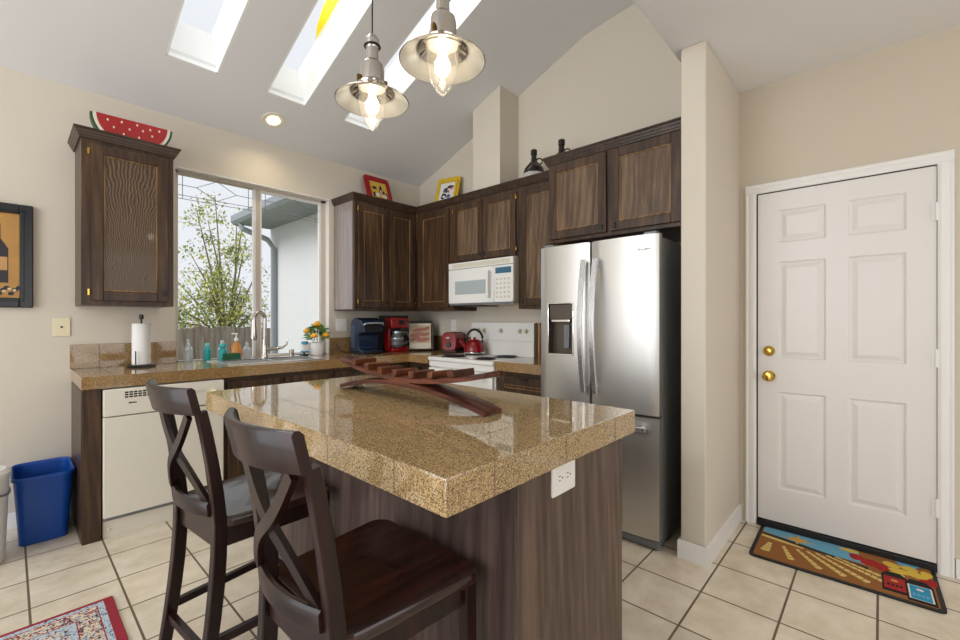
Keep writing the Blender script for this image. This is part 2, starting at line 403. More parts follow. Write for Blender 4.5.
# vaulted ceiling with three skylight openings
SKY = [(0.69, 0.97), (1.31, 1.59), (1.94, 2.21)]; sy0, sy1 = 1.95, 3.36
b = MB()
xs = [-3.0] + [v for p in SKY for v in (p[0] - 0.012, p[1] + 0.012)] + [3.3]
def slab(x0, x1, y0, y1):
    b.prism([(y0, zc(y0)), (y1, zc(y1)), (y1, zc(y1) + 0.06), (y0, zc(y0) + 0.06)], x0, x1, Matrix(((0, 0, 1, 0), (1, 0, 0, 0), (0, 1, 0, 0), (0, 0, 0, 1))))
slab(-3, 3.3, sy1 + 0.012, 4.0); slab(-3, 3.3, 1.76, sy0 - 0.012); slab(-3, 3.3, 0.80, 1.76)
for i in range(0, len(xs), 2): slab(xs[i], xs[i + 1], sy0 - 0.012, sy1 + 0.012)
struct('ceiling', b, ceil_m, 'white vaulted ceiling with three skylights', 'ceiling')
b = MB(); b.prism([(-3.2, 2.70), (0.82, 2.70), (0.82, 3.74), (0.79, 3.74), (0.79, 2.76), (-3.2, 2.76)], -3, 3.3, Matrix(((0, 0, 1, 0), (1, 0, 0, 0), (0, 1, 0, 0), (0, 0, 0, 1))))
struct('ceiling_entry', b, ceil_m, 'flat white ceiling over the entry', 'ceiling')
th = math.atan(SL)
shaft_m = plain('white_skylight_shaft_paint', (242, 242, 240), 0.7, var=0.02)
yel_m, n_, l_, bb_ = new_mat('yellow_glow_sheet')
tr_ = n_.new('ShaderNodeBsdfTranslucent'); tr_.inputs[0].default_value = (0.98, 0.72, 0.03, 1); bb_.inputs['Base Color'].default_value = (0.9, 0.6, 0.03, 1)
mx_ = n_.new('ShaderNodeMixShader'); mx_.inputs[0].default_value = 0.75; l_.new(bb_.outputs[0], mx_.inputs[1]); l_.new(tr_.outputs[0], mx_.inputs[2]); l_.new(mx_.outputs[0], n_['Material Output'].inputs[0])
for i, (x0, x1) in enumerate(SKY):
    D = 0.34
    nx, nz = SL / math.hypot(1, SL), 1 / math.hypot(1, SL)    # ceiling normal (towards +y, up)
    def up(x, y, d): return (x, y + nx * d, zc(y) + nz * d)
    b = MB(); t = 0.012
    for (xa, xb) in ((x0 - t, x0), (x1, x1 + t)):
        q = [up(0, sy0, 0.0), up(0, sy1, 0.0), up(0, sy1, D), up(0, sy0, D)]
        b.prism([(p[1], p[2]) for p in q], xa, xb, Matrix(((0, 0, 1, 0), (1, 0, 0, 0), (0, 1, 0, 0), (0, 0, 0, 1))))
    for (ya, yb) in ((sy0 - t, sy0), (sy1, sy1 + t)):
        q = [up(0, ya, 0.0), up(0, yb, 0.0), up(0, yb, D), up(0, ya, D)]
        b.prism([(p[1], p[2]) for p in q], x0, x1, Matrix(((0, 0, 1, 0), (1, 0, 0, 0), (0, 1, 0, 0), (0, 0, 0, 1))))
    lab = ('skylight above the left end of the counter', 'skylight with a yellow glow patch, middle of the three', 'skylight behind the hanging lamps')[i]
    r = thing('window_%d' % (i + 2), lab, 'skylight', (x0, sy1, zc(sy1)), kind='structure')
    b.build('shaft', shaft_m, r)
    g = MB(); q = [up(x0, sy0, D), up(x1, sy0, D), up(x1, sy1, D), up(x0, sy1, D)]
    q2 = [up(x0, sy0, D + 0.01), up(x1, sy0, D + 0.01), up(x1, sy1, D + 0.01), up(x0, sy1, D + 0.01)]
    g.face(q); g.face(q2[::-1]); g.build('pane', clear, r)
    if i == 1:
        s_ = MB()  # yellow sheet standing in for warm light seen in this skylight
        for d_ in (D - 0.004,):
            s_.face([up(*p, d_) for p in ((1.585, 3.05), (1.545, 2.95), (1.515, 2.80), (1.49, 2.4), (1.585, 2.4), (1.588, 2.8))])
        s_.build('glow_patch', yel_m, r)
# duct chase above the cabinets
b = MB(); b.box((2.909, 2.444, 2.378), (XF, 2.77, zc(2.62)), 0.004)
b = MB()
b.prism([(2.444, 2.378), (2.77, 2.378), (2.77, zc(2.77) + 0.02), (2.444, zc(2.444) + 0.02)], 2.909, XF, Matrix(((0, 0, 1, 0), (1, 0, 0, 0), (0, 1, 0, 0), (0, 0, 0, 1))))
struct('column', b, wall_m, 'white boxed duct column above the upper cabinets', 'column')

# baseboards
def base_prof(): return [(0, 0), (0.013, 0), (0.013, 0.075), (0.008, 0.092), (0, 0.095)]
b = MB(); b.prism([(-x, z) for x, z in base_prof()], -3, 0.27, Matrix(((0, 0, 1, 0), (1, 0, 0, YW), (0, 1, 0, 0), (0, 0, 0, 1))))
struct('baseboard_back', b, trim_m, 'white baseboard behind the bins', 'baseboard')
b = MB()
b.sweep([(2.5, 0.788, 0.047), (2.4125, 0.788, 0.047), (2.4125, 0.649, 0.047), (XD, 0.649, 0.047)], [(-0.008, -0.047), (0.008, -0.047), (0.008, 0.045), (-0.008, 0.048)])
struct('baseboard_partition', b, trim_m, 'white baseboard around the narrow wall end', 'baseboard')
b = MB(); b.box((XD - 0.013, -3.2, 0), (XD, -0.272, 0.095), 0.003)
struct('baseboard_entry', b, trim_m, 'white baseboard right of the entry door', 'baseboard')

# ------------------------------------------------------------------ entry door
d = thing('door_1', 'white six-panel entry door with brass hardware', 'door', (XD, 0.18, 0), kind='structure')
def casing_bits(mb):
    pr = [(0.0, 0), (0.012, 0), (0.018, 0.012), (0.018, 0.03), (0.014, 0.04), (0.018, 0.05), (0.016, 0.057), (0, 0.057)]
    def side(y_in, sgn, z1):
        mb.prism([(XD - a, y_in + sgn * c) for a, c in pr], 0, z1)
    side(0.562, 1, 2.036); side(-0.210, -1, 2.036)
    mb.prism([(XD - a, 2.036 + c) for a, c in pr], -0.267, 0.619, Matrix(((1, 0, 0, 0), (0, 0, 1, 0), (0, 1, 0, 0), (0, 0, 0, 1))))
b = MB(); casing_bits(b); b.build('casing', trim_m, d)
# slab: sheet with six raised panels
b = MB(); xs_ = XD - 0.004
M = face_x(xs_, 0.555, 0.045); b.M = M
Wd, Hd = 0.7625, 1.985
pans = [(0.105, 1.68, 0.33, 1.875), (0.425, 1.68, 0.655, 1.875), (0.105, 0.985, 0.33, 1.565), (0.425, 0.985, 0.655, 1.565), (0.105, 0.20, 0.33, 0.785), (0.425, 0.20, 0.655, 0.785)]
us = [0, 0.105, 0.33, 0.425, 0.655, Wd]; vs = [0, 0.20, 0.785, 0.985, 1.565, 1.68, 1.875, Hd]
for i in range(5):
    for j in range(7):
        if i in (1, 3) and j in (1, 3, 5): continue
        b.box((us[i], vs[j], -0.035), (us[i + 1], vs[j + 1], 0))
slab_o = b.build('slab', door_m, d)
for (u0, v0, u1, v1) in pans:
    p = MB(); p.M = M
    def loop(k, n_): return [(u0 + k, v0 + k, n_), (u1 - k, v0 + k, n_), (u1 - k, v1 - k, n_), (u0 + k, v1 - k, n_)]
    Ls = [loop(0, 0.0), loop(0.010, -0.009), loop(0.016, -0.009), loop(0.040, -0.001)]
    for A, B in zip(Ls, Ls[1:]):
        for k in range(4): p.face([A[k], A[(k + 1) % 4], B[(k + 1) % 4], B[k]])
    p.face(Ls[-1]); p.build('panel', door_m, slab_o, smooth=False)
b = MB(); b.box((XD - 0.022, -0.205, 0.0), (XD + 0.03, 0.558, 0.04), 0.006); b.build('threshold', black_m, d)
b = MB(); b.box((XD - 0.010, 0.556, 0.04), (XD - 0.001, 0.561, 2.035)); b.box((XD - 0.008, -0.205, 2.031), (XD - 0.001, 0.56, 2.0355)); b.build('weatherstrip', black_m, d)
def knob_at(z, deadbolt):
    b = MB()
    if deadbolt: b.lathe([(0, 0.0), (0.031, 0), (0.031, 0.006), (0.026, 0.014), (0.016, 0.018), (0.014, 0.026), (0, 0.028)], (0, 0, 0), 28)
    else: b.lathe([(0, 0), (0.033, 0), (0.032, 0.006), (0.014, 0.012), (0.012, 0.03), (0.024, 0.038), (0.029, 0.052), (0.024, 0.064), (0.010, 0.067), (0, 0.066)], (0, 0, 0), 28)
    b.bm.transform(Matrix.Translation((xs_, 0.497, z)) @ Matrix.Rotation(-PI / 2, 4, 'Y'))
    return b
knob_at(1.072, True).build('deadbolt', brass, d); knob_at(0.92, False).build('doorknob', brass, d)
for z in (1.80, 1.07, 0.325):
    b = MB(); b.cyl((XD - 0.014, -0.207, z - 0.045), 0.007, 0.09, 10); b.box((XD - 0.010, -0.225, z - 0.045), (XD - 0.002, -0.19, z + 0.045)); b.build('hinge', trim_m, d)

# ------------------------------------------------------------------ kitchen window
w = thing('window_1', 'wide sliding window over the sink with leaded lines in its top', 'window', (1.45, 3.93, wz0), kind='structure')
fy0, fy1 = 3.925, 3.985
b = MB(); fw = 0.03
b.box((wx0, fy0, wz0), (wx0 + fw, fy1, wz1)); b.box((wx1 - 0.045, fy0, wz0), (wx1, fy1, wz1)); b.box((wx0, fy0, wz1 - 0.03), (wx1, fy1, wz1)); b.box((wx0, fy0, wz0), (wx1, fy1, 0.948))
b.build('window_frame', alu, w)
b = MB(); b.box((1.415, 3.935, 0.948), (1.434, 3.975, wz1 - 0.03), 0.003); b.build('meeting_stile', trim_m, w)
b = MB(); b.box((1.434, 3.93, 0.948), (1.468, 3.965, wz1 - 0.03), 0.003); b.build('mullion', alu, w)
b = MB(); b.box((1.468, 3.935, 0.948), (1.48, 3.965, wz1 - 0.03)); b.box((2.005, 3.935, 0.948), (2.02, 3.965, wz1 - 0.03)); b.box((1.48, 3.935, 2.362), (2.005, 3.965, 2.38)); b.box((1.48, 3.935, 0.948), (2.005, 3.965, 0.962)); b.build('sash', trim_m, w)
for (xa, xb, yy) in ((0.87, 1.415, 3.955), (1.48, 2.005, 3.948)):
    b = MB(); b.face([(xa, yy, 0.948), (xb, yy, 0.948), (xb, yy, wz1 - 0.03), (xa, yy, wz1 - 0.03)]); b.build('pane', clear, w)
    b = MB(); mid = (xa + xb) / 2; k = (xb - xa) / 0.545
    def ln(p, q): b.sweep([(p[0], yy - 0.002, p[1]), (q[0], yy - 0.002, q[1])], [(-0.002, -0.002), (0.002, -0.002), (0.002, 0.002), (-0.002, 0.002)], up=(0, 1, 0))
    L, T, R_, B_ = (mid - 0.145 * k, 2.30), (mid, 2.38), (mid + 0.145 * k, 2.30), (mid, 2.222)
    for p, q in ((L, T), (T, R_), (R_, B_), (B_, L), ((xa, 2.30), L), (R_, (xb, 2.30)), ((xa, 2.222), (xb, 2.222)), ((xa, 2.195), (xb, 2.195)), ((xa + 0.035, 2.375), (xa + 0.035, 2.195)), ((xb - 0.035, 2.375), (xb - 0.035, 2.195))): ln(p, q)
    b.build('leaded_lines', lead, w)
b = MB(); b.box((wx0, YW - 0.0, 2.40), (wx1, fy0, 2.4095)); b.box((wx1 - 0.002, YW, 0.943), (wx1 - 0.0005, fy0, 2.40)); b.build('reveal', trim_m, w)

# ------------------------------------------------------------------ outside
stucco = plain('pale_stucco', (226, 229, 231), 0.9, var=0.03, scale=40, bump=0.3)
eave_m = plain('grey_eave_paint', (150, 158, 164), 0.6, var=0.04)
soff_m = plain('pale_soffit_boards', (150, 158, 164), 0.7, var=0.04)
roof_m = plain('grey_roof_shingles', (110, 112, 114), 0.9, var=0.25, scale=60)
fence_m = wood('weathered_fence_wood', (104, 94, 86), (142, 130, 120), (178, 166, 154), 'Z', 0.85, coat=0, flame=0.1)
dirt_m = plain('dry_lawn', (140, 142, 96), 0.95, var=0.3, scale=14)
b = MB(); b.box((-6.8, -3.3, 2.62), (-3.12, 4.6, 2.72)); struct('sun_block_slab', b, trim_m, 'added slab blocking the sun outside the left wall', 'ceiling')  # unseen slab, added to keep the sun out of the left openings
b = MB(); b.box((-8, 4.0, -0.7), (14, 16, -0.5)); struct('ground_outside', b, dirt_m, 'ground of the yard outside the window', 'ground')
hs = thing('house_wing', 'pale stucco house wing with grey eave outside the window', 'house', (2.55, 5.2, -0.5))
b = MB(); b.box((2.52, 4.0, -0.5), (6.0, 6.38, 2.62)); b.build('wall', stucco, hs)
b = MB(); b.prism([(2.10, 2.56), (2.52, 2.60), (6.0, 2.60), (6.0, 4.2), (2.10, 2.66)], 4.0, 6.40, Matrix(((1, 0, 0, 0), (0, 0, 1, 0), (0, 1, 0, 0), (0, 0, 0, 1)))); b.build('roof', roof_m, hs)
b = MB()
for k in range(9):
    b.box((2.14 + 0.042 * k, 4.0, 2.548), (2.178 + 0.042 * k, 6.38, 2.56))
b.build('soffit', soff_m, hs)
b = MB(); b.prism([(2.02, 2.66), (2.02, 2.58), (2.05, 2.545), (2.12, 2.535), (2.135, 2.56), (2.135, 2.67), (2.12, 2.67), (2.11, 2.56), (2.06, 2.565), (2.035, 2.66)], 4.0, 6.43, Matrix(((1, 0, 0, 0), (0, 0, 1, 0), (0, 1, 0, 0), (0, 0, 0, 1)))); b.build('gutter', eave_m, hs)
b = MB(); b.tube([(2.08, 6.25, 2.55), (2.10, 6.22, 2.47), (2.40, 6.17, 2.36), (2.475, 6.16, 2.25), (2.475, 6.16, -0.48)], 0.035, 8); b.build('downspout', eave_m, hs)
fn = thing('fence', 'weathered grey board fence beyond the window', 'fence', (1.0, 8.2, -0.5))
b = MB()
for k in range(44):
    x = -2.0 + k * 0.15; b.box((x, 8.2, -0.48), (x + 0.147, 8.222, 1.14 + random.uniform(-0.03, 0.03)), 0.004, 1)
b.build('boards', fence_m, fn)
b = MB(); b.box((-2.0, 8.222, 0.8), (4.6, 8.26, 0.89)); b.box((-2.0, 8.222, -0.2), (4.6, 8.26, -0.11)); b.build('rail', fence_m, fn)
for x in (-1.0, 1.4, 3.8):
    b = MB(); b.box((x, 8.26, -0.5), (x + 0.09, 8.35, 1.1)); b.build('post', fence_m, fn)
bark = plain('grey_bark', (140, 126, 112), 0.9, var=0.3, scale=50, bump=0.6)
def leafy(name, c, c2):
    m, n, l, bb = new_mat(name)
    g = n.new('ShaderNodeTexCoord'); nz = n.new('ShaderNodeTexNoise'); nz.inputs['Scale'].default_value = 2.5
    l.new(g.outputs['Object'], nz.inputs['Vector'])
    r = n.new('ShaderNodeValToRGB'); r.color_ramp.elements[0].position = 0.35; r.color_ramp.elements[1].position = 0.65
    r.color_ramp.elements[0].color = (*lin(c), 1); r.color_ramp.elements[1].color = (*lin(c2), 1)
    l.new(nz.outputs['Fac'], r.inputs[0]); l.new(r.outputs[0], bb.inputs['Base Color']); bb.inputs['Roughness'].default_value = 0.6
    bb.inputs['Transmission Weight'].default_value = 0.0
    return m
leaf_y = leafy('yellow_green_leaves', (150, 168, 78), (222, 222, 132)); leaf_g = leafy('green_leaves', (70, 112, 74), (130, 164, 116))
def tree(name, label, base, trunk_h, limbs, nleaf, lm, size):
    t = thing(name, label, 'tree', base, world=False)
    tr = MB(); tr.tube([(0, 0, 0), (0.03, 0, trunk_h * 0.5), (0, 0.02, trunk_h)], 0.07, 8, radii=[1, 0.8, 0.6])
    lv = MB(); spots = []
    for (dx, dy, dz, r0) in limbs:
        p0 = Vector((0, 0.02, trunk_h * random.uniform(0.75, 1))); p1 = Vector((dx, dy, dz)); m_ = (p0 + p1) / 2 + Vector((random.uniform(-.1, .1), random.uniform(-.1, .1), 0.12))
        pts = [p0, (p0 + m_) / 2 + Vector((0, 0, 0.04)), m_, (m_ + p1) / 2, p1]
        tr.tube(pts, 0.022, 6, radii=[1.3, 1.0, 0.8, 0.55, 0.25])
        for k in range(7):
            a = pts[1].lerp(p1, random.random()); e_ = a + Vector((random.gauss(0, .2), random.gauss(0, .2), random.gauss(0.05, .16)))
            tr.tube([a, (a + e_) / 2 + Vector((0, 0, .02)), e_], 0.006, 4, radii=[1, .7, .4]); spots.append((a, e_, r0))
    tr.build('trunk', bark, t)
    bm_ = lv.bm
    for k in range(nleaf):
        a, e_, r0 = random.choice(spots); c = a.lerp(e_, random.uniform(0.1, 1.1)) + Vector((random.gauss(0, r0), random.gauss(0, r0), random.gauss(0, r0)))
        q = Matrix.Rotation(random.uniform(0, 6.3), 3, 'Z') @ Matrix.Rotation(random.uniform(-1.2, 1.2), 3, 'X')
        L_ = size * random.uniform(0.7, 1.3)
        vs_ = [bm_.verts.new(c + q @ Vector(v)) for v in ((0, 0, 0), (L_ * 0.28, L_ * 0.5, L_ * .05), (0, L_, 0), (-L_ * 0.28, L_ * 0.5, L_ * .05))]
        bm_.faces.new(vs_)
    lv.build('foliage', lm, t, smooth=False)
    return t
tree('slender_tree', 'yellow-green leafy tree behind the fence beside the house wing', (2.98, 9.75, -0.5), 1.5,
     [(-0.9, -0.2, 2.0, .14), (-0.5, 0.1, 2.5, .14), (0.3, 0, 2.5, .14), (0.7, -.2, 2.1, .14), (-0.1, 0.2, 3.1, .13), (0.4, .1, 3.4, .12), (-1.1, 0, 1.75, .12), (0.1, -.3, 1.85, .16), (0.75, 0.1, 3.1, .12), (-0.35, -0.2, 2.15, .15), (0.2, 0, 3.95, .1), (-.3, .1, 3.75, .08), (-0.6, 0, 3.0, .1), (-0.9, .1, 2.6, .1), (-0.2, 0, 4.25, .09), (-0.5, 0.1, 3.95, .09), (0.35, 0, 4.1, .08)], 5200, leaf_y, 0.075)
tree('bushy_tree', 'green leafy tree behind the fence at the left window edge', (2.3, 12.2, -0.5), 1.2,
     [(-0.6, 0, 1.9, .16), (0.1, 0, 2.3, .16), (0.5, .1, 2.0, .16), (-0.2, -.2, 2.45, .14), (-1.0, 0, 2.1, .15), (0.2, -.2, 1.8, .16), (-1.3, 0, 1.9, .15)], 3000, leaf_g, 0.10)

# ------------------------------------------------------------------ cabinets
def door_front(root, M, w, h, knob=None, hinge=None, name='door', panel_m=None):
    """A framed door: stiles, rails, worn bead and a flat panel. M: lower left corner of the door's back, u right, v up, n out."""
    t = 0.02; s = min(0.058, w * 0.22)
    f = MB(); f.M = M
    f.box((0, 0, 0), (s, h, t), 0.004); f.box((w - s, 0, 0), (w, h, t), 0.004)
    f.box((s, 0, 0), (w - s, s, t), 0.004); f.box((s, h - s, 0), (w - s, h, t), 0.004)
    dr = f.build(name, oak, root)
    p = MB(); p.M = M; p.box((s - 0.002, s - 0.002, 0.002), (w - s + 0.002, h - s + 0.002, 0.009)); p.build('panel', panel_m or oak_panel, dr)
    q = MB(); q.M = M; e = 0.008
    for a, c in (((s, s, 0.009), (s + e, h - s, 0.016)), ((w - s - e, s, 0.009), (w - s, h - s, 0.016)), ((s + e, s, 0.009), (w - s - e, s + e, 0.016)), ((s + e, h - s - e, 0.009), (w - s - e, h - s, 0.016))):
        q.box(a, c, 0.003)
    q.build('bead', oak_worn, dr)
    if knob:
        k = MB(); k.M = M; k.box((knob[0] - 0.008, knob[1] - 0.016, t), (knob[0] + 0.008, knob[1] + 0.016, t + 0.012), 0.004); k.build('pull', black_pl, dr)
    if hinge is not None:
        for v in (0.05, h - 0.05):
            k = MB(); k.M = M; k.box((hinge - 0.006, v - 0.02, t - 0.012), (hinge + 0.006, v + 0.02, t + 0.003), 0.002); k.build('hinge', brass, dr)
    return dr
CR = [(0, 0), (0.010, 0.0), (0.014, 0.012), (0.018, 0.014), (0.022, 0.028), (0.026, 0.030), (0.030, 0.044), (0.036, 0.048), (0.036, 0.058), (0, 0.058)]
CZ0 = 2.352
def crown(root, pts):
    """Stepped crown moulding along a list of outer cabinet corners (mitred), outward on the right-hand side of the path."""
    b = MB(); n = len(pts); rings = []
    V = [Vector((p[0], p[1])) for p in pts]
    for i in range(n):
        ds = []
        if i > 0: ds.append((V[i] - V[i - 1]).normalized())
        if i < n - 1: ds.append((V[i + 1] - V[i]).normalized())
        ns = [Vector((d_.y, -d_.x)) for d_ in ds]
        o = ns[0] if len(ns) == 1 else (ns[0] + ns[1]) / (1 + ns[0].dot(ns[1]))
        rings.append([b.bm.verts.new((V[i].x + o.x * a, V[i].y + o.y * a, CZ0 + z)) for a, z in CR])
    for A, B in zip(rings, rings[1:]):
        for k in range(len(CR) - 1): b.bm.faces.new((A[k], A[k + 1], B[k + 1], B[k]))
    b.bm.faces.new(rings[0]); b.bm.faces.new(rings[-1][::-1]); bmesh.ops.recalc_face_normals(b.bm, faces=b.bm.faces)
    return b.build('crown_moulding', oak_x, root)
TOP = 2.378
# left of the window
r = thing('upper_cabinet', 'tall single-door upper cabinet left of the window', 'cabinet', (0.52, 3.68, 1.35))
b = MB(); b.box((0.29, 3.50, 1.35), (0.75, 3.855, TOP), 0.003); b.build('carcass', oak, r)
door_front(r, face_y(0.333, 3.4995, 1.378), 0.385, 0.945, (0.365, 0.06), -0.012, panel_m=oak_flame)
crown(r, [(0.29, 3.855), (0.29, 3.50), (0.75, 3.50), (0.75, 3.855)][::1])
# window wall, right of the window
r = thing('upper_cabinet', 'two-door upper cabinet between the window and the corner', 'cabinet', (2.5, 3.68, 1.35))
b = MB(); b.box((2.118, 3.50, 1.35), (2.839, 3.855, TOP), 0.003); b.build('carcass', oak, r)
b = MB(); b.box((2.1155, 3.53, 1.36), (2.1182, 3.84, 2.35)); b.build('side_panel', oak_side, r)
door_front(r, face_y(2.150, 3.4995, 1.378), 0.325, 0.945, (0.305, 0.05), -0.008)
door_front(r, face_y(2.483, 3.4995, 1.378), 0.315, 0.945, None, 0.325)
crown(r, [(2.118, 3.855), (2.118, 3.50), (2.803, 3.50)])
# range wall
FX = 2.84
r = thing('upper_cabinet', 'single-door upper cabinet left of the microwave, in the corner', 'cabinet', (3.0, 3.2, 1.35))
b = MB(); b.box((FX, 2.962, 1.35), (3.165, 3.498, TOP), 0.003); b.build('carcass', oak, r)
door_front(r, face_x(FX + .0005, 3.445, 1.378), 0.435, 0.945, None, -0.008)
crown(r, [(FX, 3.498), (FX, 2.962)])
r = thing('upper_cabinet', 'short two-door upper cabinet above the microwave', 'cabinet', (3.0, 2.57, 1.785))
b = MB(); b.box((FX, 2.188, 1.785), (3.165, 2.960, TOP), 0.003); b.build('carcass', oak, r)
door_front(r, face_x(FX + .0005, 2.945, 1.80), 0.365, 0.525, (0.345, 0.04), -0.006, panel_m=oak_panel_l)
door_front(r, face_x(FX + .0005, 2.572, 1.80), 0.365, 0.525, (0.02, 0.04), 0.371, panel_m=oak_panel_l)
crown(r, [(FX, 2.960), (FX, 2.188)])
r = thing('upper_cabinet', 'narrow tall upper cabinet between microwave and refrigerator', 'cabinet', (3.0, 1.97, 1.35))
b = MB(); b.box((FX, 1.742, 1.35), (3.165, 2.186, TOP), 0.003); b.build('carcass', oak, r)
door_front(r, face_x(FX + .0005, 2.15, 1.378), 0.395, 0.945, (0.02, 0.04), None, panel_m=oak_panel_l)
crown(r, [(FX, 2.186), (FX, 1.742)])
FX2 = 2.61
r = thing('upper_cabinet', 'deep two-door cabinet above the refrigerator', 'cabinet', (2.9, 1.26, 1.80))
b = MB(); b.box((FX2, 0.785, 1.80), (3.165, 1.738, TOP), 0.003); b.build('carcass', oak, r)
door_front(r, face_x(FX2 + .0005, 1.722, 1.825), 0.43, 0.52, (0.40, 0.035), None, panel_m=oak_panel_l)
door_front(r, face_x(FX2 + .0005, 1.262, 1.825), 0.43, 0.52, (0.03, 0.035), None, panel_m=oak_panel_l)
crown(r, [(FX2 + 0.19, 1.738), (FX2, 1.738), (FX2, 0.785)])

# base cabinets
def base_unit(label, a, bb, M, w, drawer, ndoor, loc):
    r = thing('base_cabinet', label, 'cabinet', loc)
    b = MB(); b.box(a, bb, 0.003); b.build('carcass', oak, r)
    if drawer:
        for k in range(ndoor):
            ww = w / ndoor
            dr = door_front(r, M @ Matrix.Translation((0.02 + k * ww, 0.60, 0)), ww - 0.03, 0.145, None, None, 'drawer')
            q = MB(); q.M = M @ Matrix.Translation((0.02 + k * ww, 0.60, 0)); q.box(((ww - 0.03) / 2 - 0.04, 0.128, 0.02), ((ww - 0.03) / 2 + 0.04, 0.142, 0.034), 0.003); q.build('pull', black_pl, dr)
    hh = 0.56 if drawer else 0.72
    for k in range(ndoor):
        ww = w / ndoor
        door_front(r, M @ Matrix.Translation((0.02 + k * ww, 0.02, 0)), ww - 0.03, hh, (ww - 0.06 if k == 0 else 0.03, hh - 0.05), None)
    return r
ct = 0.871
r = thing('end_panel', 'dark wood end panel left of the dishwasher', 'panel', (0.31, 3.55, 0))
b = MB(); b.box((0.275, 3.27, 0), (0.356, 3.855, ct), 0.002); b.build('panel', oak, r)
b = MB(); b.box((0.272, 3.29, 0.0), (0.2755, 3.84, 0.86)); b.build('side_skin', oak, r)
base_unit('dark base cabinet with two doors under the sink', (0.985, 3.27, 0.0), (1.765, 3.855, ct - 0.19), face_y(0.985, 3.2695, 0.10), 0.78, False, 2, (1.37, 3.5, 0))
base_unit('dark base cabinet between sink and corner', (1.77, 3.27, 0.0), (3.165, 3.855, ct), face_y(1.775, 3.2695, 0.09), 0.76, True, 2, (2.3, 3.5, 0))
base_unit('narrow dark base cabinet left of the range', (2.565, 2.965, 0.0), (3.165, 3.265, ct), face_x(2.5645, 3.20, 0.09), 0.225, True, 1, (2.8, 3.1, 0))
base_unit('dark drawer base cabinet between range and refrigerator', (2.565, 1.668, 0.0), (3.165, 2.182, ct), face_x(2.5645, 2.182, 0.09), 0.514, True, 1, (2.8, 1.92, 0))
sb = [o for o in S.objects if o.get('label', '').startswith('dark base cabinet with two')][0]
b = MB(); b.box((0.985, 3.27, ct - 0.189), (1.765, 3.30, ct)); b.build('face_rail', oak_x, sb)

# dishwasher
r = thing('dishwasher', 'white built-in dishwasher with vent slots and a round dial', 'dishwasher', (0.665, 3.5, 0))
b = MB(); b.box((0.365, 3.275, 0.10), (0.975, 3.82, 0.865)); b.build('body', grey_pl, r)
b = MB(); b.box((0.362, 3.245, 0.125), (0.978, 3.275, 0.70), 0.006); b.build('door', almond_ap, r)
b = MB(); b.box((0.362, 3.237, 0.706), (0.978, 3.275, 0.862), 0.006)
b.M = face_y(0.362, 3.2372, 0.706)
b.prism([(0.30, 0.105), (0.36, 0.118), (0.46, 0.118), (0.50, 0.105), (0.46, 0.095), (0.36, 0.095)], 0, 0.008)
cp = b.build('control_panel', almond_ap, r)
b = MB(); b.M = face_y(0.362, 3.2372, 0.706)
for i in range(6):
    for j in range(3): b.box((0.095 + i * 0.021, 0.100 + j * 0.0135, 0), (0.111 + i * 0.021, 0.109 + j * 0.0135, 0.0012))
b.build('vent_slots', black_pl, cp)
b = MB(); b.M = face_y(0.362, 3.2372, 0.706); b.box((0.112, 0.066, 0), (0.150, 0.0725, 0.001)); b.box((0.116, 0.064, 0), (0.121, 0.075, 0.0011)); b.build('brand_mark', black_pl, cp)
b = MB(); b.M = face_y(0.362, 3.2372, 0.706); b.lathe([(0, 0.026), (0.016, 0.026), (0.019, 0.02), (0.022, 0.004), (0.03, 0.003), (0.03, 0)], (0.555, 0.075, 0), 24); b.box((0.552, 0.058, 0.02), (0.558, 0.092, 0.03), 0.002)
b.build('dial', cream_pl, cp)
b = MB(); b.box((0.364, 3.285, 0.0), (0.976, 3.30, 0.125)); b.M = face_y(0.364, 3.285, 0); b.ball((0.03, 0.045, 0.001), 0.006, 8); b.build('kick_plate', almond_ap, r)

# ------------------------------------------------------------------ counters and sink
CT = 0.942
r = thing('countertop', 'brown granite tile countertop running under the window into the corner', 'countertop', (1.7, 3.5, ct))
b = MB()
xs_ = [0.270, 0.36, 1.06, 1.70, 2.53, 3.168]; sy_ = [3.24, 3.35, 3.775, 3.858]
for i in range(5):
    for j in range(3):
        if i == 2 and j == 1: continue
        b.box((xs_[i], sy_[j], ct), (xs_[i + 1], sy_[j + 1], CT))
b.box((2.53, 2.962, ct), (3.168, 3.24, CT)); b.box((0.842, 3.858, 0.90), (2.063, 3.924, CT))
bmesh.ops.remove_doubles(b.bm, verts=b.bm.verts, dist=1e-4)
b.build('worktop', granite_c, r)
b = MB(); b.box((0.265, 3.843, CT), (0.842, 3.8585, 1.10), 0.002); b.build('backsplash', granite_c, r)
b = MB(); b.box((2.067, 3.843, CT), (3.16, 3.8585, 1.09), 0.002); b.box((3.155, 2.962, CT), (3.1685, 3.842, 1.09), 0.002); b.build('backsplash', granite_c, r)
r = thing('countertop', 'short granite tile countertop between range and refrigerator', 'countertop', (2.85, 1.92, ct))
b = MB(); b.box((2.53, 1.662, ct), (3.168, 2.186, CT), 0.004); b.build('worktop', granite_c, r)
b = MB(); b.box((3.155, 1.662, CT), (3.1685, 2.186, 1.09), 0.002); b.build('backsplash', granite_c, r)
sink_m = plain('bright_sink_steel', (226, 226, 224), 0.22, 0.75, 0.02)
r = thing('sink', 'double-bowl steel sink set in the counter under the window', 'sink', (1.38, 3.56, CT))
b = MB()
xs_ = [1.03, 1.075, 1.36, 1.395, 1.685, 1.73]; ys_ = [3.325, 3.365, 3.70, 3.805]
for i in range(5):
    for j in range(3):
        if i in (1, 3) and j == 1: continue
        b.box((xs_[i], ys_[j], CT + 0.0005), (xs_[i + 1], ys_[j + 1], CT + 0.007))
bmesh.ops.remove_doubles(b.bm, verts=b.bm.verts, dist=1e-4)
b.build('rim', sink_m, r)
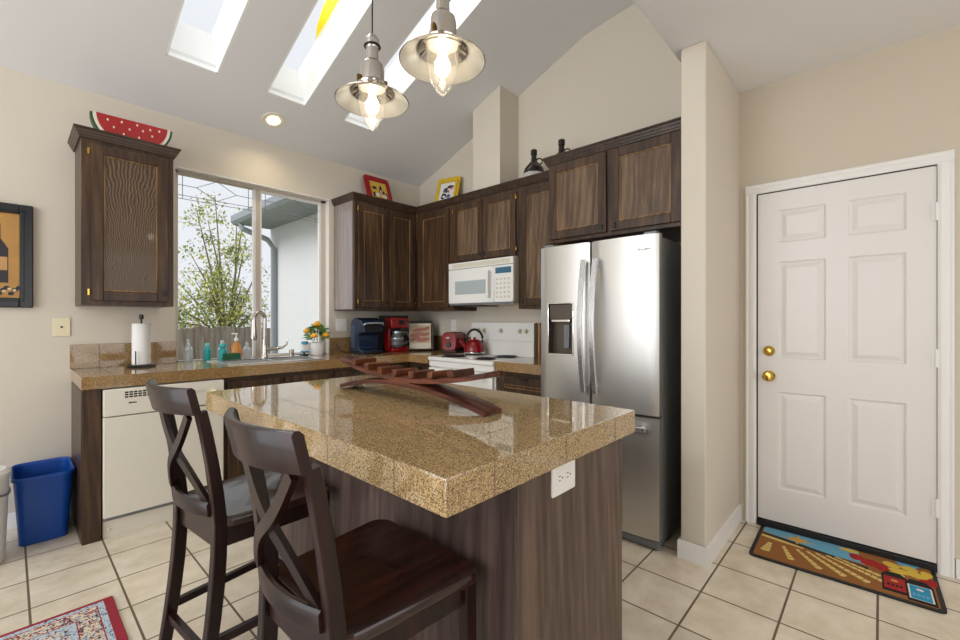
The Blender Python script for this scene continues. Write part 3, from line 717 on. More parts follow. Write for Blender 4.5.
for xa, xb in ((1.075, 1.36), (1.395, 1.685)):
    b = MB(); t = 0.004
    b.box((xa, 3.365, 0.76), (xb, 3.70, 0.764)); b.box((xa - t, 3.365 - t, 0.76), (xa, 3.70 + t, CT + 0.006)); b.box((xb, 3.365 - t, 0.76), (xb + t, 3.70 + t, CT + 0.006))
    b.box((xa, 3.365 - t, 0.76), (xb, 3.365, CT + 0.006)); b.box((xa, 3.70, 0.76), (xb, 3.70 + t, CT + 0.006)); b.build('basin', sink_m, r)
r = thing('faucet', 'tall gooseneck chrome faucet behind the sink', 'faucet', (1.44, 3.76, CT + 0.007))
z0 = CT + 0.0072
b = MB(); b.lathe([(0, 0), (0.032, 0), (0.030, 0.010), (0.024, 0.018), (0.022, 0.09), (0.019, 0.11), (0, 0.11)], (1.44, 3.765, z0), 20); b.build('base', nickel, r)
b = MB(); pts = [(1.44, 3.765, z0 + 0.1), (1.44, 3.765, z0 + 0.32)] + [(1.44 - 0.045 + 0.045 * math.cos(a), 3.765 - 0.012 * (1 - math.cos(a)), z0 + 0.32 + 0.055 * math.sin(a)) for a in [PI * k / 10 for k in range(1, 11)]] + [(1.347, 3.738, z0 + 0.28)]
b.tube(pts, 0.0165, 12); b.build('spout', nickel, r)
b = MB(); b.lathe([(0, 0), (0.023, 0), (0.026, 0.02), (0.022, 0.11), (0.018, 0.17), (0, 0.17)], (1.345, 3.736, z0 + 0.145), 16); b.build('spray_head', nickel, r)
b = MB(); b.tube([(1.455, 3.76, z0 + 0.065), (1.52, 3.76, z0 + 0.068), (1.58, 3.755, z0 + 0.075), (1.615, 3.75, z0 + 0.10), (1.625, 3.75, z0 + 0.14)], 0.009, 8, radii=[1.7, 1.6, 1.2, .9, .8]); b.build('lever', nickel, r)

# ------------------------------------------------------------------ island
r = thing('kitchen_island', 'dark wood kitchen island base under the granite top', 'island', (1.17, 1.41, 0))
b = MB(); b.box((0.875, 0.685, 0.0), (1.465, 2.13, 0.8595), 0.002); b.build('body', isl_dark, r)
b = MB(); b.box((0.872, 0.672, 0.0), (1.472, 0.6855, 0.8595), 0.002); b.build('end_panel', isl_panel, r)
b = MB(); b.M = face_y(1.016, 0.6715, 0.766); b.prism(rrect(0.122, 0.086, 0.006, 3, 0.061, 0.043), 0, 0.007, bev=0.002); op = b.build('outlet_plate', white_pl, r)
for u in (0.040, 0.082):
    b = MB(); b.M = face_y(1.016, 0.6715, 0.766); b.prism(rrect(0.033, 0.036, 0.008, 4, u, 0.046), 0.007, 0.0085); b.build('socket', white_pl, op)
    b = MB(); b.M = face_y(1.016, 0.6715, 0.766)
    b.box((u - 0.010, 0.052, 0.0085), (u - 0.001, 0.0545, 0.0089)); b.box((u - 0.010, 0.040, 0.0085), (u - 0.001, 0.0425, 0.0089)); b.lathe([(0.003, 0.0089), (0, 0.0089)], (u + 0.008, 0.047, 0), 10); b.build('socket_slots', black_pl, op)
r = thing('island_top', 'thick polished granite tile top on the kitchen island', 'countertop', (1.05, 1.41, 0.86))
b = MB(); b.box((0.595, 0.641, 0.86), (1.51, 2.21, 0.94), 0.003); b.build('slab', granite_i, r)

# ------------------------------------------------------------------ refrigerator
r = thing('refrigerator', 'stainless french-door refrigerator with ice dispenser in its left door', 'refrigerator', (2.75, 1.26, 0))
b = MB(); b.box((2.425, 0.878, 0.03), (3.10, 1.632, 1.715), 0.004); b.build('body', fridge_side, r)
def curved_slab(x_front, ya, yb, za, zb, hole=None, depth=0.058, bulge=0.012):
    """A door slab facing -X whose front bows slightly outward; hole = (y0, y1, z0, z1)."""
    b = MB(); n = 12; ys = [ya + (yb - ya) * k / n for k in range(n + 1)]; zs = [za, zb]
    if hole:
        ys = sorted(set(ys + [hole[0], hole[1]])); zs = [za, hole[2], hole[3], zb]
    def fx(y):
        t = (y - ya) / (yb - ya) * 2 - 1
        return x_front + bulge * t * t + (0.008 if abs(t) > 0.995 else 0)
    V = lambda x, y, z: b.bm.verts.new((x, y, z))
    for j in range(len(zs) - 1):
        for i in range(len(ys) - 1):
            if hole and j == 1 and hole[0] - 1e-6 <= ys[i] < hole[1] - 1e-6: continue
            b.bm.faces.new([V(fx(ys[i + 1]), ys[i + 1], zs[j]), V(fx(ys[i]), ys[i], zs[j]), V(fx(ys[i]), ys[i], zs[j + 1]), V(fx(ys[i + 1]), ys[i + 1], zs[j + 1])])
    xb = x_front + depth
    for i in range(len(ys) - 1):
        b.bm.faces.new([V(fx(ys[i]), ys[i], zb), V(xb, ys[i], zb), V(xb, ys[i + 1], zb), V(fx(ys[i + 1]), ys[i + 1], zb)])
        b.bm.faces.new([V(fx(ys[i]), ys[i], za), V(fx(ys[i + 1]), ys[i + 1], za), V(xb, ys[i + 1], za), V(xb, ys[i], za)])
    for y in (ya, yb):
        b.bm.faces.new([V(fx(y), y, za), V(xb, y, za), V(xb, y, zb), V(fx(y), y, zb)])
    b.bm.faces.new([V(xb, ya, za), V(xb, yb, za), V(xb, yb, zb), V(xb, ya, zb)])
    bmesh.ops.remove_doubles(b.bm, verts=b.bm.verts, dist=1e-5); bmesh.ops.recalc_face_normals(b.bm, faces=b.bm.faces)
    return b
hy0, hy1, hz0, hz1 = 1.395, 1.568, 1.048, 1.362
dl = curved_slab(2.352, 1.285, 1.640, 0.739, 1.728, (hy0, hy1, hz0, hz1)).build('door', steel, r)
dr_ = curved_slab(2.352, 0.874, 1.273, 0.739, 1.728).build('door', steel, r)
fz = curved_slab(2.352, 0.874, 1.640, 0.065, 0.724).build('freezer_drawer', steel, r)
b = MB()   # dispenser recess
xq = 2.354; xr = 2.408
b.box((xr - 0.004, hy0, hz0), (xr, hy1, hz1)); b.box((xq + 0.004, hy0 - 0.004, hz0), (xr, hy0, hz1)); b.box((xq + 0.004, hy1, hz0), (xr, hy1 + 0.004, hz1)); b.box((xq + 0.004, hy0, hz1), (xr, hy1, hz1 + 0.004)); b.box((xq + 0.004, hy0, hz0 - 0.004), (xr, hy1, hz0))
disp = plain('dark_dispenser_plastic', (88, 80, 72), 0.25, 0.4, 0.05)
b.build('dispenser_recess', disp, dl)
b = MB(); e = 0.008
b.box((xq - 0.004, hy0 - e, hz0 - e), (xq + 0.008, hy0, hz1 + e), 0.002); b.box((xq - 0.004, hy1, hz0 - e), (xq + 0.008, hy1 + e, hz1 + e), 0.002); b.box((xq - 0.004, hy0, hz1), (xq + 0.008, hy1, hz1 + e), 0.002); b.box((xq - 0.004, hy0, hz0 - e), (xq + 0.008, hy1, hz0), 0.002)
b.build('dispenser_trim', chrome, dl)
b = MB(); b.box((xq + 0.006, hy0 + 0.004, 1.262), (xr - 0.005, hy1 - 0.004, 1.36), 0.004); pn = b.build('dispenser_panel', disp, dl)
b = MB(); b.box((xq - 0.002, hy0 + 0.02, 1.246), (xr - 0.02, hy1 - 0.02, 1.263), 0.004); b.build('dispenser_lip', chrome, dl)
b = MB(); b.box((xr - 0.018, hy0 + 0.045, 1.08), (xr - 0.006, hy0 + 0.085, 1.23), 0.004); b.build('paddle', grey_pl, dl)
def bow_handle(y, sgn, za, zb):
    b = MB(); pts = []
    for k in range(17):
        t = k / 16; s_ = math.sin(PI * t)
        pts.append((2.322 - 0.046 * s_, y, za + (zb - za) * t))
    b.sweep(pts, [(-0.016, -0.005), (-0.013, -0.008), (0.013, -0.008), (0.016, -0.005), (0.016, 0.005), (0.013, 0.008), (-0.013, 0.008), (-0.016, 0.005)], up=(1, 0, 0))
    for z in (za + 0.03, zb - 0.03): b.box((2.312, y - 0.008, z - 0.012), (2.36, y + 0.008, z + 0.012), 0.003)
    return b
bow_handle(1.302, 1, 0.83, 1.62).build('handle', steel_h, dl); bow_handle(1.226, -1, 0.83, 1.62).build('handle', steel_h, dr_)
b = MB(); pts = [(2.318 - 0.022 * math.sin(PI * k / 12), 0.93 + 0.66 * k / 12, 0.665) for k in range(13)]
b.sweep(pts, [(-0.010, -0.011), (0.010, -0.011), (0.010, 0.011), (-0.010, 0.011)]); b.box((2.312, 0.945, 0.656), (2.36, 0.965, 0.674), 0.003); b.box((2.312, 1.555, 0.656), (2.36, 1.575, 0.674), 0.003)
b.build('handle', steel_h, fz)
b = MB(); b.M = face_x(2.3525, 0.985, 1.642)
for k, wv in enumerate((0.012, 0.007, 0.006, 0.007, 0.008, 0.006, 0.007)):
    b.box((k * 0.0105, 0.0, -0.003), (k * 0.0105 + wv * 0.8, 0.010 + (0.004 if k in (0, 4) else 0), 0.003), 0.001)
b.build('logo', chrome, dr_)
b = MB(); b.box((2.385, 0.885, 0.008), (2.43, 1.63, 0.058), 0.006); b.box((2.378, 0.90, 0.02), (2.39, 1.2, 0.05), 0.003); b.build('base_grille', grey_pl, r)
for y in (0.90, 1.61):
    b = MB(); b.cyl((2.41, y - 0.01, 0.016), 0.016, 0.02, 14, axis='Y'); b.build('caster', black_pl, r)
for y in (0.93, 1.59):
    b = MB(); b.box((2.385, y - 0.035, 1.7285), (2.48, y + 0.035, 1.748), 0.005); b.build('hinge_cover', grey_pl, r)

# ------------------------------------------------------------------ range and microwave
r = thing('range', 'white electric range with coil burners and a tall back panel', 'stove', (2.8, 2.57, 0))
ry0, ry1 = 2.192, 2.955
b = MB(); b.box((2.555, ry0, 0.05), (3.16, ry1, 0.905), 0.004); b.build('body', white_ap, r)
b = MB(); b.box((2.52, ry0 - 0.0, 0.905), (3.12, ry1, 0.938), 0.008); b.build('cooktop', white_ap, r)
b = MB(); b.box((2.522, ry0 + 0.008, 0.28), (2.556, ry1 - 0.008, 0.845), 0.008); od = b.build('oven_door', white_ap, r)
b = MB(); b.box((2.5205, ry0 + 0.15, 0.40), (2.523, ry1 - 0.15, 0.68), 0.001); b.build('oven_window', dark_glass, od)
b = MB(); b.sweep([(2.525, ry0 + 0.06, 0.79), (2.485, ry0 + 0.08, 0.79), (2.485, ry1 - 0.08, 0.79), (2.525, ry1 - 0.06, 0.79)], [(-0.010, -0.010), (0.010, -0.010), (0.010, 0.010), (-0.010, 0.010)]); b.build('handle', white_ap, od)
b = MB(); b.box((2.525, ry0 + 0.008, 0.08), (2.556, ry1 - 0.008, 0.27), 0.008); b.build('storage_drawer', white_ap, r)
b = MB(); b.box((2.535, ry0 + 0.002, 0.852), (2.556, ry1 - 0.002, 0.902), 0.004); b.build('control_rail', white_ap, r)
for k, (x, y, rad) in enumerate(((2.665, 2.39, 0.072), (2.665, 2.77, 0.092), (2.93, 2.39, 0.09), (2.93, 2.77, 0.072))):
    b = MB(); b.lathe([(rad + 0.018, 0.9382), (rad + 0.016, 0.943), (rad, 0.940), (rad * 0.5, 0.9385), (0, 0.9385)], (x, y, 0), 28); bo = b.build('drip_pan', black_pl, r)
    b = MB(); pts = []
    for q in range(0, 97):
        t = q / 96; a = 2 * PI * 4 * t; rr = 0.014 + (rad - 0.014) * t
        pts.append((x + rr * math.cos(a), y + rr * math.sin(a), 0.9465))
    b.tube(pts, 0.0052, 6); b.build('coil', black_pl, bo)
bp = MB(); bp.prism([(3.06, 0.938), (3.16, 0.938), (3.16, 1.235), (3.085, 1.235), (3.075, 1.08), (3.06, 1.06)], ry0, ry1, Matrix(((1, 0, 0, 0), (0, 0, 1, 0), (0, 1, 0, 0), (0, 0, 0, 1))))
bpo = bp.build('back_panel', white_ap, r)
for u in (0.10, 0.17, 0.38, 0.60, 0.67):
    b = MB(); b.lathe([(0, 0.022), (0.014, 0.022), (0.017, 0.004), (0.024, 0.003), (0.024, 0)], (0, 0, 0), 18); b.box((-0.003, -0.015, 0.015), (0.003, 0.015, 0.026), 0.001)
    b.bm.transform(Matrix.Translation((3.079, ry1 - u - 0.0, 1.16)) @ Matrix.Rotation(-PI / 2, 4, 'Y')); b.build('knob', vent_m, bpo)
b = MB(); b.box((3.062, ry0 - 0.0015, 0.94), (3.158, ry0 + 0.0005, 1.232)); b.build('side_cap', plain('tan_side_cap', (198, 180, 156), 0.5), bpo)

r = thing('microwave', 'white over-the-range microwave under the short cabinet', 'microwave', (2.95, 2.57, 1.395))
my0, my1 = 2.19, 2.955
b = MB(); b.box((2.80, my0, 1.395), (3.165, my1, 1.783), 0.003); b.build('body', plain('tan_microwave_shell', (206, 190, 162), 0.4), r)
M = face_x(2.80, my1, 1.395); mw = my1 - my0
b = MB(); b.M = M; b.box((0, 0.015, 0), (0.555, 0.325, 0.028), 0.006); md = b.build('door', white_ap, r)
b = MB(); b.M = M; b.box((0.09, 0.095, 0.028), (0.475, 0.215, 0.030), 0.001); b.build('door_window', mw_glass, md)
b = MB(); b.M = M; b.sweep([(0.51, 0.06, 0.027), (0.515, 0.065, 0.06), (0.518, 0.10, 0.066), (0.518, 0.24, 0.066), (0.515, 0.275, 0.06), (0.51, 0.28, 0.027)], [(-0.009, -0.011), (0.009, -0.011), (0.009, 0.011), (-0.009, 0.011)], up=(1, 0, 0)); b.build('handle', white_ap, md)
b = MB(); b.M = M; b.box((0.558, 0.015, 0), (mw, 0.325, 0.028), 0.006); mc = b.build('control_panel', white_ap, r)
b = MB(); b.M = M; b.box((0.575, 0.255, 0.028), (mw - 0.02, 0.305, 0.0295), 0.001); b.build('display', lcd, mc)
b = MB(); b.M = M
for i in range(4):
    for j in range(5): b.box((0.582 + i * 0.042, 0.05 + j * 0.037, 0.028), (0.604 + i * 0.042, 0.068 + j * 0.037, 0.0286))
b.build('buttons', vent_m, mc)
b = MB(); b.M = M; b.box((0, 0.328, 0), (mw, 0.386, 0.028), 0.005); mg = b.build('vent_panel', white_ap, r)
b = MB(); b.M = M
for k in range(34): b.box((0.05 + k * 0.0202, 0.338, 0.028), (0.064 + k * 0.0202, 0.374, 0.0288))
b.build('vent_slots', vent_m, mg)
b = MB(); b.M = M; b.box((0.0, 0.0, -0.01), (mw, 0.014, 0.02), 0.003); b.build('bottom_edge', grey_pl, r)
b = MB(); b.box((2.86, 2.62, 1.385), (3.1, 2.93, 1.3945), 0.002); b.build('underside_grille', black_pl, r)

# ------------------------------------------------------------------ counter appliances
navy = plain('navy_blue_plastic', (28, 42, 66), 0.18, var=0.04); redp = plain('glossy_red_enamel', (132, 10, 16), 0.16, var=0.04, coat=0.1)
silver = plain('silver_plastic', (176, 182, 188), 0.25, 0.6, 0.02)
r = thing('coffee_maker', 'navy single-cup coffee maker with a domed top on the corner counter', 'coffee maker', (2.335, 3.63, CT + 0.0005), -0.12, world=False)
YZ = Matrix(((0, 0, 1, 0), (1, 0, 0, 0), (0, 1, 0, 0), (0, 0, 0, 1)))
b = MB(); b.prism([(-0.13, 0), (0.15, 0), (0.15, 0.27), (0.12, 0.32), (0.06, 0.338), (-0.02, 0.338), (-0.09, 0.315), (-0.13, 0.26), (-0.14, 0.20), (-0.06, 0.19), (-0.03, 0.17), (-0.03, 0.05), (-0.13, 0.035)], -0.105, 0.105, YZ, bev=0.012); b.build('body', navy, r)
b = MB(); b.prism([(-0.128, 0.203), (-0.142, 0.203), (-0.136, 0.262), (-0.12, 0.28)], -0.085, 0.085, YZ); b.M = Matrix.Translation((0, 0, 0)); b.build('brew_head', black_pl, r)
b = MB(); b.tube([(-0.095, -0.14, 0.272), (-0.09, -0.152, 0.285), (0, -0.158, 0.29), (0.09, -0.152, 0.285), (0.095, -0.14, 0.272)], 0.009, 8); b.build('handle', silver, r)
b = MB(); b.box((-0.085, -0.155, 0.0), (0.085, -0.035, 0.028), 0.008); b.build('drip_tray', black_pl, r)
b = MB(); b.box((-0.108, 0.05, 0.05), (-0.1035, 0.13, 0.27), 0.002); b.build('side_window', plain('smoky_blue_tank', (58, 78, 104), 0.08), r)
b = MB(); b.tube([(-0.10, 0.12, 0.01), (-0.16, 0.14, 0.008), (-0.22, 0.12, 0.03), (-0.24, 0.16, 0.09)], 0.004, 6); b.build('power_cord', black_pl, r)

r = thing('coffee_maker', 'red drip coffee maker with a glass carafe beside the navy one', 'coffee maker', (2.64, 3.62, CT + 0.0005), -0.12, world=False)
b = MB(); b.box((-0.10, 0.02, 0.0), (0.10, 0.13, 0.355), 0.012); b.build('tank', black_pl, r)
b = MB(); b.box((-0.098, -0.12, 0.235), (0.098, 0.03, 0.345), 0.012); b.box((-0.098, -0.13, 0.0), (0.098, 0.03, 0.045), 0.01); b.box((-0.098, -0.07, 0.04), (-0.072, 0.03, 0.24), 0.006); b.build('housing', redp, r)
b = MB(); b.box((-0.10, -0.122, 0.34), (0.10, 0.13, 0.362), 0.006); b.build('lid', black_pl, r)
b = MB(); b.M = face_y(0.0, -0.1205, 0.275); b.prism(rrect(0.06, 0.045, 0.006, 3, 0.02, 0.02), 0, 0.004); b.build('display', black_pl, r)
b = MB(); b.lathe([(0, 0.047), (0.058, 0.047), (0.07, 0.07), (0.068, 0.13), (0.05, 0.175), (0.046, 0.19), (0.0, 0.19)], (0.005, -0.055, 0), 22); ca = b.build('carafe', carafe_glass, r)
b = MB(); b.lathe([(0.05, 0.186), (0.05, 0.205), (0, 0.21)], (0.005, -0.055, 0), 20); b.lathe([(0.0695, 0.125), (0.0715, 0.13), (0.0695, 0.14)], (0.005, -0.055, 0), 22); b.build('carafe_collar', silver, ca)
b = MB(); b.sweep([(0.055, -0.075, 0.195), (0.10, -0.09, 0.19), (0.112, -0.095, 0.16), (0.105, -0.093, 0.10), (0.075, -0.08, 0.08)], [(-0.008, -0.009), (0.008, -0.009), (0.008, 0.009), (-0.008, 0.009)]); b.build('carafe_handle', black_pl, ca)

r = thing('cookbook_stand', 'metal stand holding an open-faced cookbook in the corner', 'book stand', (2.90, 3.52, CT + 0.0005), -0.62, world=False)
L = Matrix.Rotation(-0.22, 4, 'X')
b = MB(); b.M = L
for (p, q) in (((-0.135, 0), (-0.135, 0.30)), ((0.135, 0), (0.135, 0.30)), ((-0.135, 0.30), (0.135, 0.30)), ((-0.135, 0.02), (0.135, 0.02))):
    b.tube([(p[0], 0.012, p[1] + 0.01), (q[0], 0.012, q[1] + 0.01)], 0.009, 8)
b.box((-0.13, -0.035, 0.008), (0.13, 0.012, 0.014)); b.M = Matrix(); b.tube([(0, 0.075, 0.27), (0, 0.16, 0.006)], 0.005, 8); b.build('stand', plain('dark_steel_wire', (96, 92, 88), 0.3, 0.8), r)
b = MB(); b.M = L; b.box((-0.113, -0.02, 0.0155), (0.113, 0.006, 0.285), 0.003); bk = b.build('cookbook', plain('cream_book_cover', (226, 216, 190), 0.35, var=0.03), r)
b = MB(); b.M = L @ face_y(0, -0.0202, 0)
meat = plain('picture_meat_pink', (176, 112, 96), 0.4, var=0.35, scale=60)
b.box((-0.105, 0.075, 0), (0.105, 0.26, 0.0006)); b.mi = 1
for (cx, cy, a_, ll, hh) in ((-0.05, 0.12, 0.3, 0.06, 0.02), (0.03, 0.11, 0.15, 0.07, 0.022), (-0.03, 0.165, 0.2, 0.075, 0.022), (0.055, 0.165, 0.25, 0.045, 0.02), (-0.01, 0.215, 0.15, 0.07, 0.02), (0.06, 0.225, 0.4, 0.04, 0.018)):
    b.prism([(cx + ll * math.cos(t) * math.cos(a_) - hh * math.sin(t) * math.sin(a_), cy + ll * math.cos(t) * math.sin(a_) + hh * math.sin(t) * math.cos(a_)) for t in [2 * PI * k / 14 for k in range(14)]], 0.0006, 0.0012)
b.build('cover_picture', [plain('picture_tan', (206, 180, 150), 0.4, var=0.1), meat], bk)

r = thing('toaster', 'red two-slice toaster left of the range', 'toaster', (3.01, 3.13, CT + 0.0005), 0.35, world=False)
b = MB(); b.prism(rrect(0.165, 0.185, 0.06, 8, 0, 0.105), -0.115, 0.115, Matrix(((0, 0, 1, 0), (1, 0, 0, 0), (0, 1, 0, 0), (0, 0, 0, 1))), bev=0.01); b.build('body', redp, r)
b = MB(); b.box((-0.11, -0.075, 0.0), (0.11, 0.075, 0.022), 0.006); b.build('base', black_pl, r)
for y in (-0.03, 0.03):
    b = MB(); b.box((-0.1, y - 0.014, 0.1965), (0.1, y + 0.014, 0.199)); b.build('slot', black_pl, r)
b = MB(); b.cyl((-0.130, 0.0, 0.075), 0.026, 0.016, 18, axis='X', bev=0.003); b.build('dial', black_pl, r)
b = MB(); b.box((-0.140, -0.022, 0.135), (-0.113, 0.022, 0.15), 0.004); b.build('lever', silver, r)

r = thing('kettle', 'red kettle with a black arched handle on the back burner', 'kettle', (2.93, 2.77, 0.952), -0.75, world=False)
b = MB(); b.lathe([(0, 0), (0.088, 0), (0.100, 0.012), (0.102, 0.03), (0.095, 0.065), (0.075, 0.10), (0.048, 0.122), (0.036, 0.126), (0, 0.126)], (0, 0, 0), 28); b.build('body', redp, r)
b = MB(); b.lathe([(0.0, 0.150), (0.012, 0.148), (0.015, 0.14), (0.008, 0.132), (0.034, 0.128), (0.036, 0.124), (0, 0.124)], (0, 0, 0), 20); b.build('lid', redp, r)
b = MB(); b.tube([(-0.08, 0, 0.06), (-0.115, 0, 0.09), (-0.135, 0, 0.125)], 0.016, 10, radii=[1.3, 1, .75]); b.build('spout', redp, r)
b = MB(); b.tube([(0.075 * math.cos(a), 0, 0.125 + 0.095 * math.sin(a)) for a in [PI * (-0.1 + 1.2 * k / 16) for k in range(17)]], 0.011, 8); b.build('handle', black_pl, r)
b = MB(); b.lathe([(0.098, 0.0), (0.1035, 0.006), (0.1035, 0.016), (0.098, 0.018)], (0, 0, 0), 28); b.build('base_band', chrome, r)

o = tag(MB().box((3.085, 2.150, CT + 0.0005), (3.15, 2.168, 1.235), 0.006).build('cutting_board', plain('tan_board_wood', (176, 132, 88), 0.5, var=0.2, scale=25), loc=(3.117, 2.159, CT + 0.0005)), 'narrow tan wooden board standing between range panel and counter end', 'cutting board')

# ------------------------------------------------------------------ things by the sink
r = thing('paper_towel_holder', 'black paper towel stand left of the window', 'paper towel holder', (0.61, 3.70, CT + 0.0005), world=False)
b = MB(); b.lathe([(0, 0), (0.078, 0), (0.080, 0.004), (0.074, 0.012), (0, 0.014)], (0, 0, 0), 28); b.build('base', black_pl, r)
b = MB(); b.cyl((0, 0, 0.012), 0.006, 0.315, 10); b.lathe([(0, 0.322), (0.012, 0.322), (0.014, 0.334), (0.012, 0.352), (0, 0.357)], (0, 0, 0), 14); b.build('rod', black_pl, r)
b = MB(); b.tube([(-0.04, -0.058, 0.01), (-0.04, -0.058, 0.11)], 0.004, 6); b.build('tension_arm', black_pl, r)
b = MB(); b.lathe([(0.02, 0.016), (0.05, 0.016), (0.052, 0.02), (0.052, 0.29), (0.05, 0.294), (0.02, 0.294), (0.02, 0.016)], (0.61, 3.70, CT + 0.0005), 28); b.box((0.655, 3.71, CT + 0.1), (0.664, 3.716, CT + 0.285))
tag(b.build('paper_towel_roll', plain('white_paper', (240, 238, 234), 0.9, var=0.02, scale=90, bump=0.3), loc=(0.61, 3.70, CT + 0.0165)), 'white paper towel roll on the black stand', 'paper towels')
# soap bottle
r = thing('soap_bottle', 'orange hand soap pump bottle behind the sink', 'bottle', (1.245, 3.83, CT + 0.0075), world=False)
b = MB(); b.lathe([(0, 0), (0.035, 0), (0.04, 0.01), (0.042, 0.06), (0.034, 0.10), (0.016, 0.13), (0.014, 0.145), (0, 0.145)], (0, 0, 0), 20, sy=0.7); b.build('bottle', plain('amber_soap', (216, 142, 70), 0.15, var=0.04), r)
b = MB(); b.lathe([(0.017, 0.143), (0.017, 0.165), (0.006, 0.168), (0.006, 0.195), (0, 0.195)], (0, 0, 0), 14); b.box((-0.035, -0.007, 0.193), (0.012, 0.007, 0.206), 0.004); b.build('pump', white_pl, r)
teal = plain('teal_plastic', (44, 166, 166), 0.3, var=0.05)
r = thing('spray_bottle', 'teal dish soap bottle beside the green tray', 'bottle', (1.145, 3.825, CT + 0.0075), world=False)
b = MB(); b.lathe([(0, 0), (0.028, 0), (0.031, 0.01), (0.03, 0.07), (0.018, 0.09), (0.015, 0.095), (0, 0.095)], (0, 0, 0), 18); b.build('bottle', teal, r)
b = MB(); b.lathe([(0.016, 0.095), (0.03, 0.10), (0.028, 0.122), (0, 0.124)], (0, 0, 0), 14); b.build('cap', teal, r)
r = thing('spray_bottle', 'slim pale teal bottle on the window ledge behind the dish soap', 'bottle', (1.055, 3.89, CT + 0.0005), world=False)
b = MB(); b.lathe([(0, 0), (0.024, 0), (0.026, 0.01), (0.026, 0.09), (0.012, 0.11), (0, 0.11)], (0, 0, 0), 18); b.build('bottle', teal, r)
b = MB(); b.lathe([(0.013, 0.108), (0.018, 0.112), (0.018, 0.135), (0, 0.137)], (0, 0, 0), 14); b.build('cap', plain('aqua_cap', (120, 196, 196), 0.3), r)
b = MB(); b.prism(rrect(0.13, 0.055, 0.012, 4), 0, 0.012); b.prism(rrect(0.12, 0.045, 0.01, 4), 0.012, 0.046, Matrix.Rotation(0.12, 4, 'X'))
o = tag(b.build('sponge', plain('dark_green_sponge', (28, 84, 52), 0.7, var=0.15, scale=120)), 'dark green scrub sponge standing on the rim behind the sink', 'sponge'); o.location = (1.19, 3.765, CT + 0.0075)
for k, (x, y, h_, lab) in enumerate(((0.925, 3.885, 0.17, 'clear glass bottle on the window ledge nearest the left wall'), (1.345, 3.885, 0.135, 'clear glass bottle on the window ledge behind the faucet'), (1.16, 3.892, 0.155, 'clear glass bottle on the window ledge behind the sponge'))):
    b = MB(); b.lathe([(0, 0), (0.028, 0), (0.032, 0.01), (0.032, h_ * 0.55), (0.014, h_ * 0.75), (0.013, h_), (0.010, h_), (0.011, h_ * 0.76), (0.029, h_ * 0.55), (0.029, 0.012), (0, 0.01)], (x, y, CT + 0.0005), 18)
    tag(b.build('glass_bottle', bottle_clear, loc=(x, y, CT + 0.0005)), lab, 'bottle', 'clear bottles on the window ledge')
r = thing('lotion_bottle', 'small white and blue bottle beside the flowerpot', 'bottle', (1.80, 3.80, CT + 0.0005), world=False)
b = MB(); b.box((-0.032, -0.02, 0), (0.032, 0.02, 0.10), 0.010, 3); b.build('bottle', white_pl, r)
b = MB(); b.box((-0.0325, -0.0205, 0.02), (0.0325, 0.0205, 0.045), 0.006); b.build('label_band', plain('blue_label', (70, 160, 190), 0.4), r)
b = MB(); b.lathe([(0.026, 0.099), (0.03, 0.105), (0.03, 0.125), (0, 0.128)], (0, 0, 0), 16); b.build('cap', plain('blue_cap', (74, 150, 186), 0.35), r)
b = MB(); b.lathe([(0, 0), (0.02, 0), (0.02, 0.05), (0.017, 0.056), (0, 0.057)], (1.665, 3.765, CT + 0.0075), 16)
tag(b.build('air_gap_cap', nickel, loc=(1.665, 3.765, CT + 0.0075)), 'small chrome air gap cylinder at the back of the sink', 'air gap')
b = MB(); b.lathe([(0, 0), (0.036, 0), (0.04, 0.012), (0.03, 0.016), (0.008, 0.018), (0.008, 0.03), (0, 0.032)], (1.775, 3.76, CT + 0.0005), 18)
tag(b.build('sink_stopper', plain('dark_stopper', (50, 50, 52), 0.3, 0.5), loc=(1.775, 3.76, CT + 0.0005)), 'dark sink stopper on the counter right of the sink', 'stopper')
r = thing('flowerpot', 'white pot of yellow roses on the counter at the window corner', 'flowerpot', (1.91, 3.79, CT + 0.0005), world=False)
b = MB(); b.lathe([(0, 0), (0.058, 0), (0.062, 0.01), (0.072, 0.10), (0.072, 0.112), (0.064, 0.112), (0.062, 0.098), (0, 0.096)], (0, 0, 0), 26); b.build('pot', white_pl, r)
lf = MB(); st = MB()
for k in range(420):
    a = random.uniform(0, 6.28); ph = random.uniform(0.05, 1.45); rr = random.uniform(0.06, 0.13)
    c = Vector((rr * 0.85 * math.cos(a) * math.sin(ph), rr * 0.85 * math.sin(a) * math.sin(ph), 0.125 + rr * math.cos(ph) * 1.2))
    q = Matrix.Rotation(a, 3, 'Z') @ Matrix.Rotation(random.uniform(-0.9, 0.9), 3, 'X'); L_ = random.uniform(0.025, 0.042)
    vs_ = [lf.bm.verts.new(c + q @ Vector(v)) for v in ((0, 0, 0), (L_ * .5, L_ * 0.32, L_ * .12), (L_, 0, 0), (L_ * .5, -L_ * 0.32, L_ * .12))]; lf.bm.faces.new(vs_)
lf.build('foliage', leafy('rose_leaves', (70, 122, 56), (146, 186, 96)), r, smooth=False)
fl_m = plain('yellow_orange_petals', (238, 170, 34), 0.55, var=0.2, scale=60)
for (x, y, z) in ((-0.065, -0.075, 0.18), (0.035, -0.095, 0.185), (-0.02, -0.04, 0.285), (0.03, 0.05, 0.26), (-0.085, 0.02, 0.22)):
    f = MB(); f.ball((x, y, z), 0.026, 12, (1, 1, 0.9))
    for k in range(7):
        a = 2 * PI * k / 7; f.ball((x + 0.018 * math.cos(a), y + 0.018 * math.sin(a), z - 0.004), 0.017, 8, (1, 1, 0.9))
    f.build('flower', fl_m, r); st.tube([(x * 0.2, y * 0.2, 0.095), (x * 0.8, y * 0.8, z - 0.05), (x, y, z - 0.01)], 0.0025, 5)
